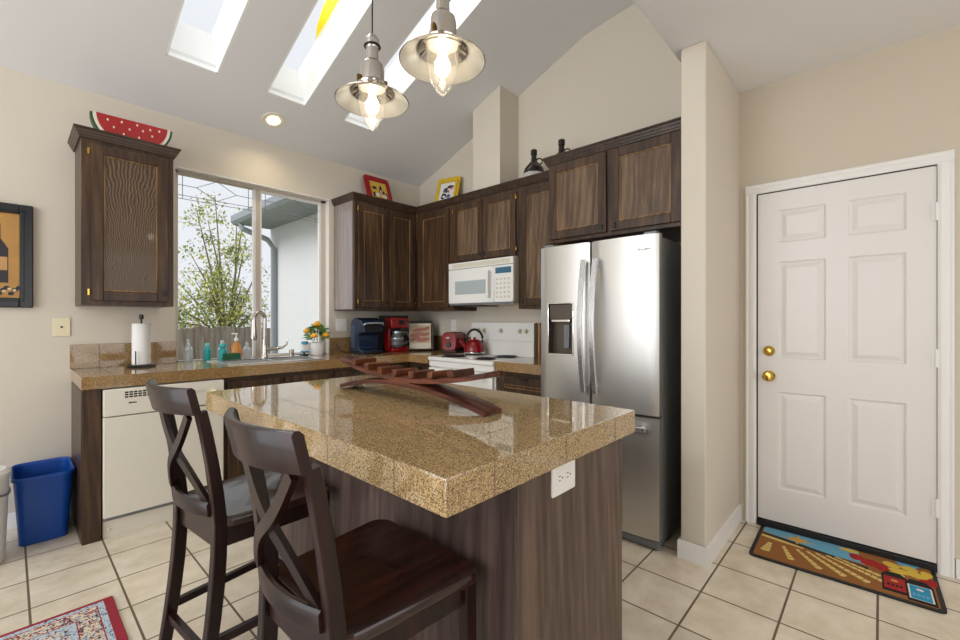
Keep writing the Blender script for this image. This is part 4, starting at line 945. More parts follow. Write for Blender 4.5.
st.build('stems', leafy('stem_green', (60, 100, 50), (90, 130, 70)), r)

# switches and outlets
def plate(name, label, M, w_, h_, m, kind):
    r = thing(name, label, 'switch' if 'switch' in name else 'outlet', tuple(M.translation))
    b = MB(); b.M = M; b.prism(rrect(w_, h_, 0.004, 3), 0, 0.006, bev=0.0015); b.build('plate', m, r)
    b = MB(); b.M = M
    if kind == 'jack': b.box((-0.006, -0.006, 0.006), (0.006, 0.006, 0.0068)); b.build('jack', black_pl, r)
    elif kind == 'rocker':
        for u in (-0.024, 0.024): b.box((u - 0.017, -0.033, 0.006), (u + 0.017, 0.033, 0.009), 0.002)
        b.build('rocker', m, r)
    else:
        for v in (-0.02, 0.02):
            b.prism(rrect(0.03, 0.028, 0.008, 4, 0, v), 0.006, 0.008)
        b.build('socket', m, r)
        c = MB(); c.M = M
        for v in (-0.02, 0.02):
            c.box((-0.008, v - 0.004, 0.008), (-0.006, v + 0.006, 0.0083)); c.box((0.006, v - 0.004, 0.008), (0.008, v + 0.006, 0.0083))
        c.build('socket_slots', black_pl, r)
plate('wall_jack', 'cream phone jack plate on the wall left of the counter', face_y(0.228, YW - 0.0005, 1.215), 0.08, 0.118, cream_pl, 'jack')
plate('light_switch', 'white double switch plate between window and corner', face_y(2.192, YW - 0.0005, 1.21), 0.115, 0.125, white_pl, 'rocker')
plate('power_outlet', 'white power outlet on the wall above the toaster', face_x(XF - 0.0005, 3.295, 1.205), 0.072, 0.118, white_pl, 'outlet')

# ------------------------------------------------------------------ things above the cabinets
r = thing('watermelon_slice', 'painted watermelon slice standing on the left upper cabinet', 'ornament', (0.56, 3.68, TOP + 0.0005), rz=-0.03, world=False)
YF = Matrix(((1, 0, 0, 0), (0, 0, 1, 0), (0, 1, 0, 0), (0, 0, 0, 1)))
def half(rad, y0, y1, cz): return [(rad * math.cos(a), cz + 0.93 * rad * math.sin(a)) for a in [PI + PI * k / 24 for k in range(25)]]
b = MB(); b.prism(half(0.215, 0, 0, 0.2), -0.03, 0.03, YF); b.build('rind', plain('melon_rind_green', (38, 74, 44), 0.5, var=0.3, scale=40), r)
b = MB(); b.prism(half(0.203, 0, 0, 0.2005), -0.033, 0.033, YF); b.build('pith', plain('melon_pith', (232, 226, 204), 0.5), r)
b = MB(); b.prism(half(0.186, 0, 0, 0.201), -0.036, 0.036, YF); fl = b.build('flesh', plain('melon_flesh_red', (170, 30, 32), 0.45, var=0.12, scale=30), r)
b = MB()
for (u, v) in ((-.13, .17), (-.10, .13), (-.06, .175), (-.05, .10), (-.02, .14), (.02, .18), (.03, .10), (.05, .15), (.09, .17), (.10, .13), (.14, .175), (-.02, .06), (.06, .06)):
    b.ball((u, -0.0365, v), 0.0065, 8, (0.8, 0.3, 1.2))
b.build('seeds', plain('seed_cream', (240, 228, 190), 0.5), fl)

def jug(label, loc, rz):
    r = thing('jug', label, 'jug', loc, rz, group='brown glass jugs on the cabinets', world=False)
    b = MB(); b.lathe([(0, 0), (0.078, 0), (0.088, 0.012), (0.09, 0.10), (0.078, 0.145), (0.045, 0.185), (0.026, 0.205), (0.022, 0.25), (0.026, 0.258), (0.026, 0.268), (0, 0.268)], (0, 0, 0), 28); b.build('body', plain('dark_brown_glass', (34, 24, 20), 0.08, var=0.1), r)
    b = MB(); b.lathe([(0.024, 0.262), (0.027, 0.264), (0.027, 0.296), (0.024, 0.30), (0, 0.30)], (0, 0, 0), 18); b.build('cap', black_pl, r)
    b = MB(); b.tube([(0.045 + 0.024 * math.cos(a), 0, 0.205 + 0.024 * math.sin(a)) for a in [2 * PI * k / 16 for k in range(16)]], 0.006, 8, closed=True); b.build('handle', plain('dark_brown_glass_handle', (34, 24, 20), 0.08), r)
    b = MB(); t_ = bmesh.new(); b.lathe([(0.0885, 0.03), (0.0912, 0.032), (0.0912, 0.095), (0.0885, 0.098)], (0, 0, 0), 28); t_.free(); b.build('label_band', plain('grey_white_label', (188, 184, 178), 0.5, var=0.2, scale=25), r)
    return r
j = jug('dark glass jug standing on the lower cabinet beside the duct column', (2.97, 2.125, TOP + 0.0005), -0.9)
dup(j, (2.95, 1.845, TOP + 0.0005), -0.9, 'dark glass jug half hidden behind the crown over the refrigerator')

def picture(name, label, loc, rz, w_, h_, lean, fm, bg, shapes, corner, wavy=False):
    r = thing(name, label, 'picture', loc, rz, world=False)
    L = Matrix.Rotation(-lean, 4, 'X') @ face_y(0, 0, 0)
    out = rrect(w_, h_, corner, 5, 0, h_ / 2)
    if wavy:
        out = []
        for k in range(96):
            t = 2 * PI * k / 96; c_, s_ = math.cos(t), math.sin(t); m_ = max(abs(c_), abs(s_)); out.append((w_ / 2 * c_ / m_ * (1 + 0.025 * math.sin(12 * t)), h_ / 2 + h_ / 2 * s_ / m_ * (1 + 0.02 * math.sin(12 * t + 1))))
    b = MB(); b.M = L; b.prism(out, -0.012, 0.0); fr = b.build('frame', fm, r)
    iw, ih = w_ * 0.66, h_ * 0.66; k = 0.024
    b = MB(); b.M = L; cy = h_ / 2; 
    for a, c in (((-iw / 2 - k, cy - ih / 2 - k, 0), (-iw / 2, cy + ih / 2 + k, 0.012)), ((iw / 2, cy - ih / 2 - k, 0), (iw / 2 + k, cy + ih / 2 + k, 0.012)), ((-iw / 2, cy + ih / 2, 0), (iw / 2, cy + ih / 2 + k, 0.012)), ((-iw / 2, cy - ih / 2 - k, 0), (iw / 2, cy - ih / 2, 0.012))): b.box(a, c, 0.004)
    b.build('moulding', fm, fr)
    b = MB(); b.M = L; b.box((-iw / 2, cy - ih / 2, 0.0), (iw / 2, cy + ih / 2, 0.002)); mats = [bg]
    for mi, (m_, polys) in enumerate(shapes):
        b.mi = mi + 1; mats.append(m_)
        for q, pl in enumerate(polys): b.prism([(x * iw / 2, cy + y * ih / 2) for x, y in pl], 0.002, 0.0026 + 0.0003 * mi)
    b.build('artwork', mats, r)
    b = MB(); b.tube([(0, 0.09 * math.sin(lean) + 0.012, h_ * 0.6), (0, 0.10 + h_ * 0.28 * math.sin(lean), 0.004)], 0.005, 6); b.build('easel_leg', black_pl, r)
    return r
blk = plain('art_black', (26, 24, 28), 0.5); wht = plain('art_white', (226, 224, 220), 0.5); ora = plain('art_orange', (206, 92, 44), 0.5, var=0.15); yl = plain('art_yellow', (222, 182, 74), 0.5, var=0.12); blu = plain('art_blue', (70, 88, 120), 0.5); redm = plain('red_frame_paint', (158, 22, 24), 0.35, var=0.08); yelm = plain('yellow_frame_paint', (216, 178, 36), 0.4, var=0.08); pnk = plain('art_pink', (196, 110, 116), 0.5)
def blob(cx, cy, rx, ry, n=12, s=0): 
    rnd = random.Random(s); return [(cx + rx * math.cos(2 * PI * k / n) * rnd.uniform(.75, 1.1), cy + ry * math.sin(2 * PI * k / n) * rnd.uniform(.75, 1.1)) for k in range(n)]
picture('framed_picture', 'red framed picture leaning on the cabinet near the window', (2.54, 3.665, TOP + 0.006), 0.0, 0.30, 0.36, 0.36, redm, yl,
        [(ora, [[(-1, -1), (1, -1), (1, -.62), (.2, -.5), (-1, -.6)]]), (blk, [blob(-.5, .35, .3, .16, s=1), blob(-.62, -.3, .2, .26, s=2), blob(.25, .4, .16, .3, s=3), blob(.85, -.4, .12, .5, s=4), blob(.5, 0, .2, .2, s=8)]), (wht, [blob(-.3, -.3, .26, .18, s=5), blob(.55, -.35, .3, .2, s=6), blob(.2, 0, .14, .3, s=7)]), (pnk, [blob(.15, -.1, .12, .14, s=9)])], 0.035)
picture('framed_picture', 'yellow framed picture leaning beside the duct column', (2.99, 3.255, TOP + 0.013), -PI / 2 + 0.25, 0.27, 0.36, 0.30, yelm, wht,
        [(blk, [blob(-.35, -.3, .4, .3, s=11), blob(.4, .55, .5, .16, s=12), blob(-.1, .3, .18, .3, s=13)]), (blu, [blob(-.25, .25, .3, .25, s=14), blob(.3, -.35, .3, .2, s=15)]), (pnk, [blob(.2, .1, .2, .2, s=16), blob(.6, .4, .18, .16, s=17)]), (wht, [blob(-.3, -.35, .2, .12, s=18), blob(.1, -.1, .16, .12, s=19)])], 0.02, wavy=True)

# framed print on the left wall
r = thing('wall_picture', 'black framed wine still life on the wall left of the cabinet', 'picture', (-0.17, YW - 0.001, 1.33))
M = face_y(-0.44, YW - 0.001, 1.335); w_, h_ = 0.54, 0.625; k = 0.058
black_wood = plain('black_frame_lacquer', (18, 18, 22), 0.28, var=0.1)
b = MB(); b.M = M
for a, c in (((0, 0, 0), (k, h_, 0.028)), ((w_ - k, 0, 0), (w_, h_, 0.028)), ((k, 0, 0), (w_ - k, k, 0.028)), ((k, h_ - k, 0), (w_ - k, h_, 0.028))): b.box(a, c, 0.005)
for a, c in (((k - .02, k - .02, .024), (k - .012, h_ - k + .02, .034)), ((w_ - k + .012, k - .02, .024), (w_ - k + .02, h_ - k + .02, .034)), ((k - .02, k - .02, .024), (w_ - k + .02, k - .012, .034)), ((k - .02, h_ - k + .012, .024), (w_ - k + .02, h_ - k + .02, .034))): b.box(a, c, 0.002)
b.build('frame', black_wood, r)
b = MB(); b.M = M; b.box((k, k, 0.004), (w_ - k, h_ - k, 0.010))
def bottle2d(cx, y0, s_): return [(cx - .05 * s_, y0), (cx + .05 * s_, y0), (cx + .05 * s_, y0 + .21 * s_), (cx + .018 * s_, y0 + .27 * s_), (cx + .018 * s_, y0 + .36 * s_), (cx - .018 * s_, y0 + .36 * s_), (cx - .018 * s_, y0 + .27 * s_), (cx - .05 * s_, y0 + .21 * s_)]
b.mi = 1; b.prism(bottle2d(w_ - k - .095, k + .09, 0.98), 0.010, 0.0106); b.prism(bottle2d(w_ - k - .26, k + .08, 1.05), 0.010, 0.0106)
b.mi = 2; b.box((w_ - k - .14, k + .165, .0106), (w_ - k - .05, k + .245, .0110)); b.box((w_ - k - .31, k + .17, .0106), (w_ - k - .21, k + .25, .0110))
b.mi = 3
for q in range(26): b.prism(blob(k + .02 + .016 * q, k + .045 + .02 * math.sin(q * 2.1), .014, .013, s=q), .0106, .0111)
b.mi = 4
for q in range(18): b.prism(blob(k + .03 + .022 * q, k + .03 + .028 * abs(math.sin(q * 1.7)), .009, .008, s=q + 40), .0111, .0115)
b.build('print', [plain('print_ochre', (184, 136, 70), 0.5, var=0.3, scale=9), plain('print_dark_bottle', (44, 36, 42), 0.45, var=0.2), plain('print_label', (196, 150, 92), 0.5, var=0.2), plain('print_dark_grapes', (40, 40, 58), 0.5, var=0.3), plain('print_pale_grapes', (214, 196, 150), 0.5, var=0.2)], r)

# ------------------------------------------------------------------ bins
r = thing('recycling_bin', 'blue rectangular plastic bin beside the end panel', 'bin', (0.135, 3.648, 0.0), 0.0, world=False)
b = MB()
def bin_ring(z, w_, d_, rad): return [(x, y, z) for x, y in rrect(w_, d_, rad, 5)]
lv_ = [(0, .19, .30, .03), (0.004, .20, .31, .035), (0.30, .236, .365, .045), (0.365, .242, .375, .05), (0.368, .260, .392, .055), (0.385, .260, .392, .055), (0.388, .250, .382, .05), (0.375, .236, .367, .048), (0.01, .19, .30, .03)]
rings = [[b.bm.verts.new(p) for p in bin_ring(z, w_, d_, q)] for z, w_, d_, q in lv_]
for A, B in zip(rings, rings[1:]):
    for k in range(len(A)): b.bm.faces.new((A[k], A[(k + 1) % len(A)], B[(k + 1) % len(A)], B[k]))
b.bm.faces.new(rings[0][::-1]); b.bm.faces.new(rings[-1]); bmesh.ops.recalc_face_normals(b.bm, faces=b.bm.faces)
b.build('tub', blue_pl, r)
r = thing('trash_can', 'round white step bin with a grey handle at the left edge', 'bin', (-0.136, 3.40, 0), world=False)
b = MB(); b.lathe([(0, 0), (0.118, 0), (0.122, 0.01), (0.138, 0.44), (0, 0.44)], (0, 0, 0), 32); b.build('tub', white_pl, r)
b = MB(); b.lathe([(0.140, 0.44), (0.146, 0.443), (0.146, 0.465), (0.125, 0.482), (0.0, 0.49)], (0, 0, 0), 32); b.build('lid', white_pl, r)
b = MB(); b.tube([(0.137 * math.cos(a), 0.137 * math.sin(a), 0.40 - 0.05 * math.sin((a + 1.4) / 2.2 * PI)) for a in [-1.4 + 2.2 * k / 14 for k in range(15)]], 0.006, 8); b.build('handle', grey_pl, r)

# ------------------------------------------------------------------ stools
def make_stool(label, loc, rz):
    r = thing('bar_stool', label, 'stool', loc, rz, group='x-back counter stools at the island', world=False)
    SH = 0.612
    b = MB()
    def outline():
        pts = []
        for (cx, cy, rr, a0) in ((0.165, 0.175, 0.05, 0), (-0.128, 0.150, 0.04, 90), (-0.128, -0.150, 0.04, 180), (0.165, -0.175, 0.05, 270)):
            for k in range(7):
                a = math.radians(a0 + 15 * k); pts.append((cx + rr * math.cos(a), cy + rr * math.sin(a)))
        return pts
    O = outline(); N = len(O)
    def dish(x, y):
        e = max(abs(x + 0.0) / 0.215, abs(y) / 0.225); k = max(0.0, 1 - e ** 3)
        return -0.014 * k * (0.55 + 0.45 * math.cos(y / 0.21 * PI * 1.0) * -1 if x > 0.02 else 1.0)
    rings = []
    for f, dz in ((0.97, -0.030), (1.0, -0.024), (1.0, -0.006), (0.985, 0.0), (0.90, 0.0), (0.75, 0.0), (0.55, 0.0), (0.35, 0.0), (0.15, 0.0)):
        rings.append([b.bm.verts.new((x * f, y * f, SH + dz + (dish(x * f, y * f) if f < 0.98 and dz == 0 else 0))) for x, y in O])
    for A, B in zip(rings, rings[1:]):
        for k in range(N): b.bm.faces.new((A[k], A[(k + 1) % N], B[(k + 1) % N], B[k]))
    b.bm.faces.new(rings[-1]); b.bm.faces.new(rings[0][::-1]); bmesh.ops.recalc_face_normals(b.bm, faces=b.bm.faces)
    b.build('seat', espresso_seat, r, ang=50)
    # apron
    b = MB(); z0, z1 = 0.520, 0.581
    [b.prism([(-0.19, sg * 0.165), (0.185, sg * 0.192), (0.185, sg * 0.172), (-0.19, sg * 0.145)], z0, z1) for sg in (-1, 1)]; b.box((0.172, -0.18, z0), (0.192, 0.18, z1), 0.003); b.box((-0.182, -0.148, z0 - 0.005), (-0.168, 0.148, z1 + 0.028), 0.003); b.build('apron', espresso, r)
    sec = [(-0.016, -0.017), (-0.013, -0.020), (0.013, -0.020), (0.016, -0.017), (0.016, 0.017), (0.013, 0.020), (-0.013, 0.020), (-0.016, 0.017)]
    for sy in (-1, 1):
        b = MB(); b.sweep([(0.185, sy * 0.19, 0.581), (0.187, sy * 0.192, 0.30), (0.19, sy * 0.195, 0.0)], sec, up=(1, 0, 0), radii=[1, 0.95, 0.8]); b.build('front_leg', espresso, r)
    def px(z):   # rear post profile
        if z <= 0.60: t = z / 0.60; return -0.240 + 0.065 * math.sin(t * PI / 2) 
        t = (z - 0.60) / 0.44; return -0.175 - 0.028 * t - 0.042 * t * t
    for sy in (-1, 1):
        zs = [0, 0.1, 0.2, 0.3, 0.4, 0.5, 0.6, 0.7, 0.8, 0.9, 0.97]
        b = MB(); b.sweep([(px(z), sy * (0.166 - 0.008 * z), z) for z in zs], sec, up=(1, 0, 0), radii=[0.8, .88, .95, 1, 1.02, 1.02, 1.0, .92, 0.86, .82, .8]); b.build('rear_leg', espresso, r)
    def curve(y, dep): return -dep * (1 - (y / 0.195) ** 2)
    def rail(zlo, zhi, dep, thick, half_w, name, m):
        b = MB(); n = 18; rs = []
        for k in range(n + 1):
            y = -half_w + 2 * half_w * k / n; c = curve(y, dep); ring = []
            for (dx, z) in ((-thick / 2, zlo + 0.004), (0, zlo), (thick / 2, zlo + 0.004), (thick / 2, zhi - 0.008), (thick * 0.2, zhi), (-thick * 0.2, zhi), (-thick / 2, zhi - 0.008)):
                ring.append(b.bm.verts.new((px(z) + c + dx, y, z)))
            rs.append(ring)
        m_ = len(rs[0])
        for A, B in zip(rs, rs[1:]):
            for k in range(m_): b.bm.faces.new((A[k], A[(k + 1) % m_], B[(k + 1) % m_], B[k]))
        b.bm.faces.new(rs[0]); b.bm.faces.new(rs[-1][::-1]); bmesh.ops.recalc_face_normals(b.bm, faces=b.bm.faces)
        b.build(name, m, r, ang=45)
    rail(0.960, 1.050, 0.058, 0.024, 0.170, 'top_rail', espresso)
    rail(0.625, 0.675, 0.045, 0.022, 0.152, 'lower_rail', espresso)
    for sgn in (-1, 1):
        b = MB(); pts = []
        for k in range(15):
            t = k / 14; y = sgn * (-0.138 + 0.276 * t); z = 0.665 + 0.295 * (t + 0.05 * math.sin(2 * PI * t))
            pts.append((px(z) + curve(y, 0.046) + (0.006 if sgn > 0 else -0.006), y, z))
        b.sweep(pts, [(-0.015, -0.007), (0.015, -0.007), (0.015, 0.007), (-0.015, 0.007)], up=(1, 0, 0)); b.build('cross_slat', espresso, r)
    def rung(p, q, name, m, s_=0.010):
        b = MB(); b.sweep([p, q], [(-s_, -s_ * 1.3), (s_, -s_ * 1.3), (s_, s_ * 1.3), (-s_, s_ * 1.3)]); b.build(name, m, r)
    rung((0.188, -0.18, 0.20), (0.188, 0.18, 0.20), 'footrest', espresso, 0.012)
    for sy in (-1, 1): rung((px(0.225), sy * 0.163, 0.225), (0.187, sy * 0.19, 0.225), 'side_rung', espresso)
    rung((px(0.19), -0.155, 0.19), (px(0.19), 0.155, 0.19), 'rear_rung', espresso)
    return r
st0 = make_stool('dark wooden x-back stool nearest the camera, beside the island corner', (0.626, 0.983, 0), 0.015)
dup(st0, (0.620, 1.755, 0), 0.10, 'dark wooden x-back stool further back, in front of the dishwasher')

# ------------------------------------------------------------------ stave rack on the island
r = thing('stave_rack', 'rack of two curved barrel staves with seven wooden blocks on the island', 'rack', (1.1, 1.41, 0.94), 0.0)
yc, hl, sag, tk = 1.412, 0.458, 0.058, 0.017
def stave(zf, name, x0, x1, ztilt=0):
    b = MB(); n = 24; rs = []
    for k in range(n + 1):
        y = yc - hl + 2 * hl * k / n; u = (y - yc) / hl; z = zf(u); wv = 0.86 + 0.14 * (1 - u * u); cx = (x0 + x1) / 2; hw = (x1 - x0) / 2 * wv
        ring = []
        for a in range(5):
            t = -1 + a / 2; ring.append(b.bm.verts.new((cx + hw * t, y, z + tk / 2 - 0.004 * t * t)))
        for a in range(5):
            t = 1 - a / 2; ring.append(b.bm.verts.new((cx + hw * t, y, z - tk / 2 - 0.004 * t * t)))
        rs.append(ring)
    m_ = 10
    for A, B in zip(rs, rs[1:]):
        for k in range(m_): b.bm.faces.new((A[k], A[(k + 1) % m_], B[(k + 1) % m_], B[k]))
    b.bm.faces.new(rs[0]); b.bm.faces.new(rs[-1][::-1]); bmesh.ops.recalc_face_normals(b.bm, faces=b.bm.faces)
    return b.build(name, stave_m, r, ang=40)
z_low = lambda u: 0.94 + tk / 2 + 0.0045 + sag * (1 - u * u)
z_up = lambda u: 0.94 + tk * 1.5 + 0.004 + sag + 0.052 * u * u
stave(z_low, 'lower_stave', 1.048, 1.15); stave(z_up, 'upper_stave', 1.05, 1.14)
for y in (1.735, 1.635, 1.535, 1.435, 1.325, 1.215, 1.105):
    u = (y - yc) / hl; z = z_up(u) + tk / 2 - 0.002; sl = 2 * 0.052 * u / hl
    b = MB(); b.M = Matrix.Translation((1.1, y, z)) @ Matrix.Rotation(math.atan(sl), 4, 'X'); b.box((-0.056, -0.015, 0), (0.056, 0.0145, 0.026), 0.003); b.build('block', block_m, r)

# ------------------------------------------------------------------ rugs
def rug_mat(hx, hy):
    m, n, l, bb = new_mat('persian_rug_wool')
    tc = n.new('ShaderNodeTexCoord'); sp = n.new('ShaderNodeSeparateXYZ'); l.new(tc.outputs['Object'], sp.inputs[0])
    def mn(op, a, c=None):
        k = n.new('ShaderNodeMath'); k.operation = op
        for i, v in enumerate((a, c)):
            if v is None: continue
            if isinstance(v, (int, float)): k.inputs[i].default_value = v
            else: l.new(v, k.inputs[i])
        return k.outputs[0]
    dx = mn('SUBTRACT', hx, mn('ABSOLUTE', sp.outputs[0])); dy = mn('SUBTRACT', hy, mn('ABSOLUTE', sp.outputs[1]))
    dmin = mn('MINIMUM', dx, mn('ADD', dy, 0.012))
    vo = n.new('ShaderNodeTexVoronoi'); vo.inputs['Scale'].default_value = 150; l.new(tc.outputs['Object'], vo.inputs['Vector'])
    sc = n.new('ShaderNodeSeparateColor'); l.new(vo.outputs['Color'], sc.inputs[0])
    def ramp(cols, src, const=True):
        r_ = n.new('ShaderNodeValToRGB'); r_.color_ramp.interpolation = 'CONSTANT' if const else 'LINEAR'; e = r_.color_ramp.elements
        while len(e) < len(cols): e.new(0.5)
        for q, (p, c) in zip(e, cols): q.position = p; q.color = (*lin(c), 1)
        l.new(src, r_.inputs[0]); return r_.outputs[0]
    pale, red, navy_, cream, rust, sky_ = (184, 196, 206), (150, 34, 50), (52, 58, 82), (216, 204, 180), (172, 96, 74), (140, 160, 178)
    pat = ramp([(0, cream), (0.3, red), (0.40, navy_), (0.52, sky_), (0.68, cream), (0.88, rust)], sc.outputs[0])
    field = ramp([(0, sky_), (0.22, cream), (0.42, navy_), (0.52, pale), (0.74, rust), (0.82, cream), (0.95, red)], sc.outputs[1])
    stripe = ramp([(0, pale), (0.72, sky_), (0.88, navy_)], sc.outputs[2])
    def mixc(f, a, c):
        k = n.new('ShaderNodeMix'); k.data_type = 'RGBA'; l.new(f, k.inputs[0])
        for i, v in ((6, a), (7, c)):
            if isinstance(v, tuple): k.inputs[i].default_value = (*lin(v), 1)
            else: l.new(v, k.inputs[i])
        return k.outputs[2]
    col = field
    for lim, c in ((0.150, stripe), (0.132, red), (0.128, pat), (0.060, red), (0.056, stripe), (0.034, red)):
        col = mixc(mn('LESS_THAN', dmin, lim), col, c)
    l.new(col, bb.inputs['Base Color']); bb.inputs['Roughness'].default_value = 0.95
    bp_ = n.new('ShaderNodeBump'); bp_.inputs['Strength'].default_value = 0.4; bp_.inputs['Distance'].default_value = 0.002; l.new(vo.outputs['Distance'], bp_.inputs['Height']); l.new(bp_.outputs['Normal'], bb.inputs['Normal'])
    return m
hx, hy = 0.95, 0.55
b = MB(); b.box((-hx, -hy, 0.0), (hx, hy, 0.009), 0.003); o = b.build('rug', rug_mat(hx, hy)); o.location = (0.318 - hx, 2.566 - hy, 0.0005)
tag(o, 'red-bordered persian pattern rug on the tile floor', 'rug')

r = thing('doormat', 'vineyard picture doormat with a dark border in front of the door', 'doormat', (2.91, 0.16, 0.0005), world=False)
# local mat frame: s along the door (left to right), t from the near edge to the door
MW, MH = 0.735, 0.435
Mm = Matrix.Rotation(0.03, 4, 'Z') @ Matrix(((0, 1, 0, -MH / 2 + 0.004), (-1, 0, 0, MW / 2), (0, 0, 1, 0), (0, 0, 0, 1)))
b = MB(); b.M = Mm; b.prism(rrect(MW, MH, 0.03, 5, MW / 2, MH / 2), 0, 0.008); b.build('backing', black_m, r)
cols = [(150, 96, 44), (104, 168, 196), (44, 38, 24), (222, 196, 116), (214, 160, 60), (166, 26, 22), (220, 186, 70), (16, 15, 16), (168, 32, 34), (44, 148, 190), (230, 226, 214), (122, 86, 44)]
mm = [plain('mat_pile_%s' % nm, c, 0.95, var=0.18, scale=90, bump=0.5) for nm, c in zip(('tan', 'sky', 'hill', 'wheat', 'sun', 'red', 'yellow', 'black', 'label_red', 'label_blue', 'white', 'brown'), cols)]
b = MB(); b.M = Mm
PZ = [0]
def ply(mi, pts, k):
    PZ[0] += 1; b.mi = mi; b.prism([(x * MW, y * MH) for x, y in pts], 0.008, 0.0087 + 0.00002 * PZ[0])
b.mi = 0; b.prism(rrect(MW - 0.036, MH - 0.036, 0.022, 5, MW / 2, MH / 2), 0.008, 0.0086)
ply(1, [(.03, .955), (.05, .965), (.60, .965), (.62, .80), (.66, .62), (.45, .62), (.25, .70), (.03, .80)], 1)
ply(1, [(.80, .965), (.93, .965), (.90, .86), (.82, .86)], 1)
ply(2, [(.03, .76), (.2, .73), (.42, .64), (.60, .58), (.66, .56), (.66, .50), (.55, .53), (.4, .58), (.2, .66), (.03, .71)], 2)
ply(3, [(.03, .70), (.16, .66), (.30, .60), (.30, .57), (.15, .60), (.03, .64)], 2)
cx, cy = .255, .80
star = []
for k in range(16):
    a = 2 * PI * k / 16; rr = (.115 if k % 4 == 0 else .09) if k % 2 == 0 else .04; star.append((cx + rr * math.cos(a), cy + rr * 1.25 * math.sin(a)))
ply(4, star, 3)
for k, (x0, y0, x1, y1, wv) in enumerate(((.10, .50, .085, .22, .05), (.18, .50, .25, .17, .035), (.26, .52, .41, .15, .034), (.32, .54, .54, .15, .034), (.37, .56, .66, .17, .034), (.43, .58, .735, .30, .03), (.48, .60, .72, .42, .026))):
    dx_, dy_ = (x1 - x0) * MW, (y1 - y0) * MH; L_ = math.hypot(dx_, dy_); ux, uy = dx_ / L_, dy_ / L_
    def at(t, o): return ((x0 * MW + ux * t * L_ - uy * o * MW) / MW, (y0 * MH + uy * t * L_ + ux * o * MW) / MH)
    n_ = max(3, int(L_ / 0.028))
    for q in range(n_):
        t0, t1 = q / n_, (q + 0.86) / n_; w0, w1 = wv * (0.45 + 0.55 * t0), wv * (0.45 + 0.55 * t1)
        ply(3, [at(t0, -w0 * .55), at(t0 + .25 / n_, 0), at(t0, w0 * .55), at(t1, w1 * .6), at(t1 + .2 / n_, 0), at(t1, -w1 * .6)], 3)
for k, (x, y, rx, ry) in enumerate(((.60, .76, .05, .09), (.67, .70, .06, .10), (.73, .66, .05, .1), (.95, .60, .045, .10))): ply(5, blob(x, y, rx, ry, 10, 60 + k), 4)
for k, (x, y, rx, ry) in enumerate(((.56, .90, .06, .05), (.78, .80, .05, .08), (.82, .68, .06, .07), (.87, .82, .05, .07), (.90, .70, .06, .08), (.80, .58, .05, .05), (.95, .78, .03, .09))): ply(6, blob(x, y, rx, ry, 9, 80 + k), 5)
def bot(x, y, s_, lab, white):
    ply(7, [(x - .065 * s_, y), (x + .065 * s_, y), (x + .065 * s_, y + .40 * s_), (x + .035 * s_, y + .50 * s_), (x - .035 * s_, y + .50 * s_), (x - .065 * s_, y + .40 * s_)], 6)
    if white: ply(10, [(x - .055 * s_, y + .05), (x + .055 * s_, y + .05), (x + .055 * s_, y + .37 * s_), (x - .055 * s_, y + .37 * s_)], 7)
    e = .008 if white else 0
    ply(lab, [(x - .055 * s_ + e, y + .05 + e), (x + .055 * s_ - e, y + .05 + e), (x + .055 * s_ - e, y + .37 * s_ - e), (x - .055 * s_ + e, y + .37 * s_ - e)], 8)
    ply(10 if white else 4, blob(x, y + .28 * s_, .02, .03, 8, 99), 9)
    for q in range(4): ply(7 if not white else 1, [(x - .038 + q * .02, y + .13), (x - .024 + q * .02, y + .13), (x - .024 + q * .02, y + .18), (x - .038 + q * .02, y + .18)], 9)
bot(.785, .13, 0.95, 8, False); bot(.90, .06, 1.0, 9, True)
b.build('pile_picture', mm, r)

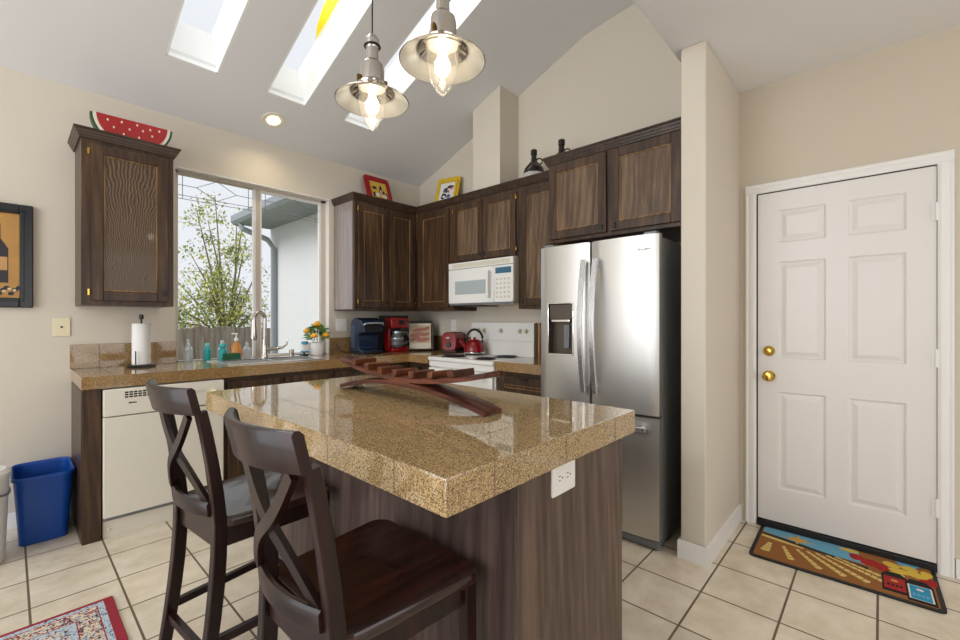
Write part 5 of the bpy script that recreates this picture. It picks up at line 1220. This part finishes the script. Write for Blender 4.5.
# ------------------------------------------------------------------ lamps
bulb_m, n_, l_, bb_ = new_mat('warm_bulb'); bb_.inputs['Base Color'].default_value = (1, .9, .7, 1); bb_.inputs['Emission Color'].default_value = (1, 0.9, 0.72, 1); bb_.inputs['Emission Strength'].default_value = 16
shade_in = plain('pale_silver_shade_lining', (238, 235, 228), 0.22, 0.55, 0.03)
def pendant(label, loc, ceil_z, rz):
    r = thing('pendant_lamp', label, 'lamp', loc, rz, group='pendant lamps over the island', world=False)   # origin at the rim's centre
    b = MB(); b.lathe([(0.152, 0.0), (0.1535, 0.002), (0.152, 0.004), (0.12, 0.022), (0.075, 0.055), (0.060, 0.066), (0.058, 0.066)], (0, 0, 0), 48); b.build('shade', nickel, r)
    b = MB(); b.lathe([(0.1505, 0.0005), (0.118, 0.0205), (0.074, 0.053), (0.058, 0.063), (0, 0.063)], (0, 0, 0), 48); b.build('shade_lining', shade_in, r)
    b = MB(); b.lathe([(0.062, 0.064), (0.064, 0.070), (0.056, 0.076), (0.050, 0.082), (0.050, 0.135), (0.046, 0.155), (0.032, 0.170), (0.027, 0.176), (0.026, 0.225), (0.030, 0.235), (0.030, 0.262), (0.022, 0.276), (0.006, 0.280), (0.005, 0.29), (0, 0.29)], (0, 0, 0), 32); nk = b.build('socket_housing', nickel, r)
    b = MB(); b.tube([(0.031 * math.cos(a), 0.031 * math.sin(a), 0.235) for a in [2 * PI * k / 24 for k in range(24)]], 0.0045, 8, closed=True); b.build('rubber_ring', black_m, nk)
    for a in (-0.6, PI - 0.6):
        b = MB(); b.box((-0.010, -0.006, 0.0), (0.010, 0.006, 0.034), 0.004); b.bm.transform(Matrix.Rotation(a, 4, 'Z') @ Matrix.Translation((0.056, 0, 0.07))); b.build('thumb_latch', plain('aged_brass', (120, 92, 52), 0.3, 0.9), nk)
    b = MB(); b.lathe([(0.052, 0.062), (0.055, 0.045), (0.0565, 0.02), (0.055, -0.02), (0.046, -0.06), (0.028, -0.098), (0.010, -0.118), (0, -0.124)], (0, 0, 0), 32); b.build('glass_jar', lamp_glass, r)
    b = MB(); b.lathe([(0.085, 0.036), (0.084, 0.032), (0.07, 0.046), (0.056, 0.058), (0.058, 0.06), (0.085, 0.036)], (0, 0, 0), 32); b.build('collar', nickel, r)
    b = MB(); b.lathe([(0, -0.05), (0.014, -0.046), (0.024, -0.034), (0.028, -0.02), (0.026, -0.004), (0.018, 0.012), (0.013, 0.022), (0.013, 0.062)], (0, 0, 0), 20); b.build('bulb', bulb_m, r)
    b = MB(); b.tube([(0, 0, 0.285), (0, 0, ceil_z - loc[2] - 0.02)], 0.0035, 6); b.build('cord', black_pl, r)
    b = MB(); b.lathe([(0, 0), (0.06, 0), (0.065, 0.03), (0.06, 0.05), (0, 0.05)], (0, 0, ceil_z - loc[2] - 0.03), 24); b.build('ceiling_canopy', nickel, r)
    return r
pendant('polished pendant lamp hanging further back, seen in full above the stave rack', (1.045, 1.585, 2.185), zc(1.585), 0.3)
pendant('polished pendant lamp hanging nearest, cut by the top of the view', (1.045, 1.145, 2.178), zc(1.145), 0.9)
r = thing('recessed_light', 'lit round recessed ceiling light between two skylights', 'lamp', (1.445, 3.60, zc(3.60)), world=False)
R = Matrix.Rotation(-th, 4, 'X')
b = MB(); b.M = R; b.lathe([(0.055, 0.002), (0.06, -0.004), (0.082, -0.006), (0.088, -0.001), (0.088, 0.003)], (0, 0, 0), 36); b.build('trim_ring', plain('white_gimbal_ring', (226, 220, 206), 0.4), r)
b = MB(); b.M = R; b.lathe([(0.056, -0.001), (0.054, -0.003), (0.048, -0.004)], (0, 0, 0), 32); b.build('reflector', plain('warm_reflector', (226, 206, 160), 0.3), r)
led, n_, l_, bb_ = new_mat('warm_lit_lens'); bb_.inputs['Emission Color'].default_value = (1, 0.85, 0.55, 1); bb_.inputs['Emission Strength'].default_value = 9
sl_ = bpy.data.lights.new('recessed_glow', 'SPOT'); sl_.energy = 9; sl_.color = (1, 0.82, 0.55); sl_.spot_size = 2.3; sl_.spot_blend = 1.0; sl_.shadow_soft_size = 0.04
so_ = bpy.data.objects.new('recessed_glow', sl_); COL.objects.link(so_); so_.location = (1.445, 3.60 - 0.01, zc(3.60) - 0.03)
b = MB(); b.M = R; b.lathe([(0.05, -0.002), (0.044, -0.008), (0, -0.011)], (0, 0, 0), 28); b.build('lit_lens', led, r)
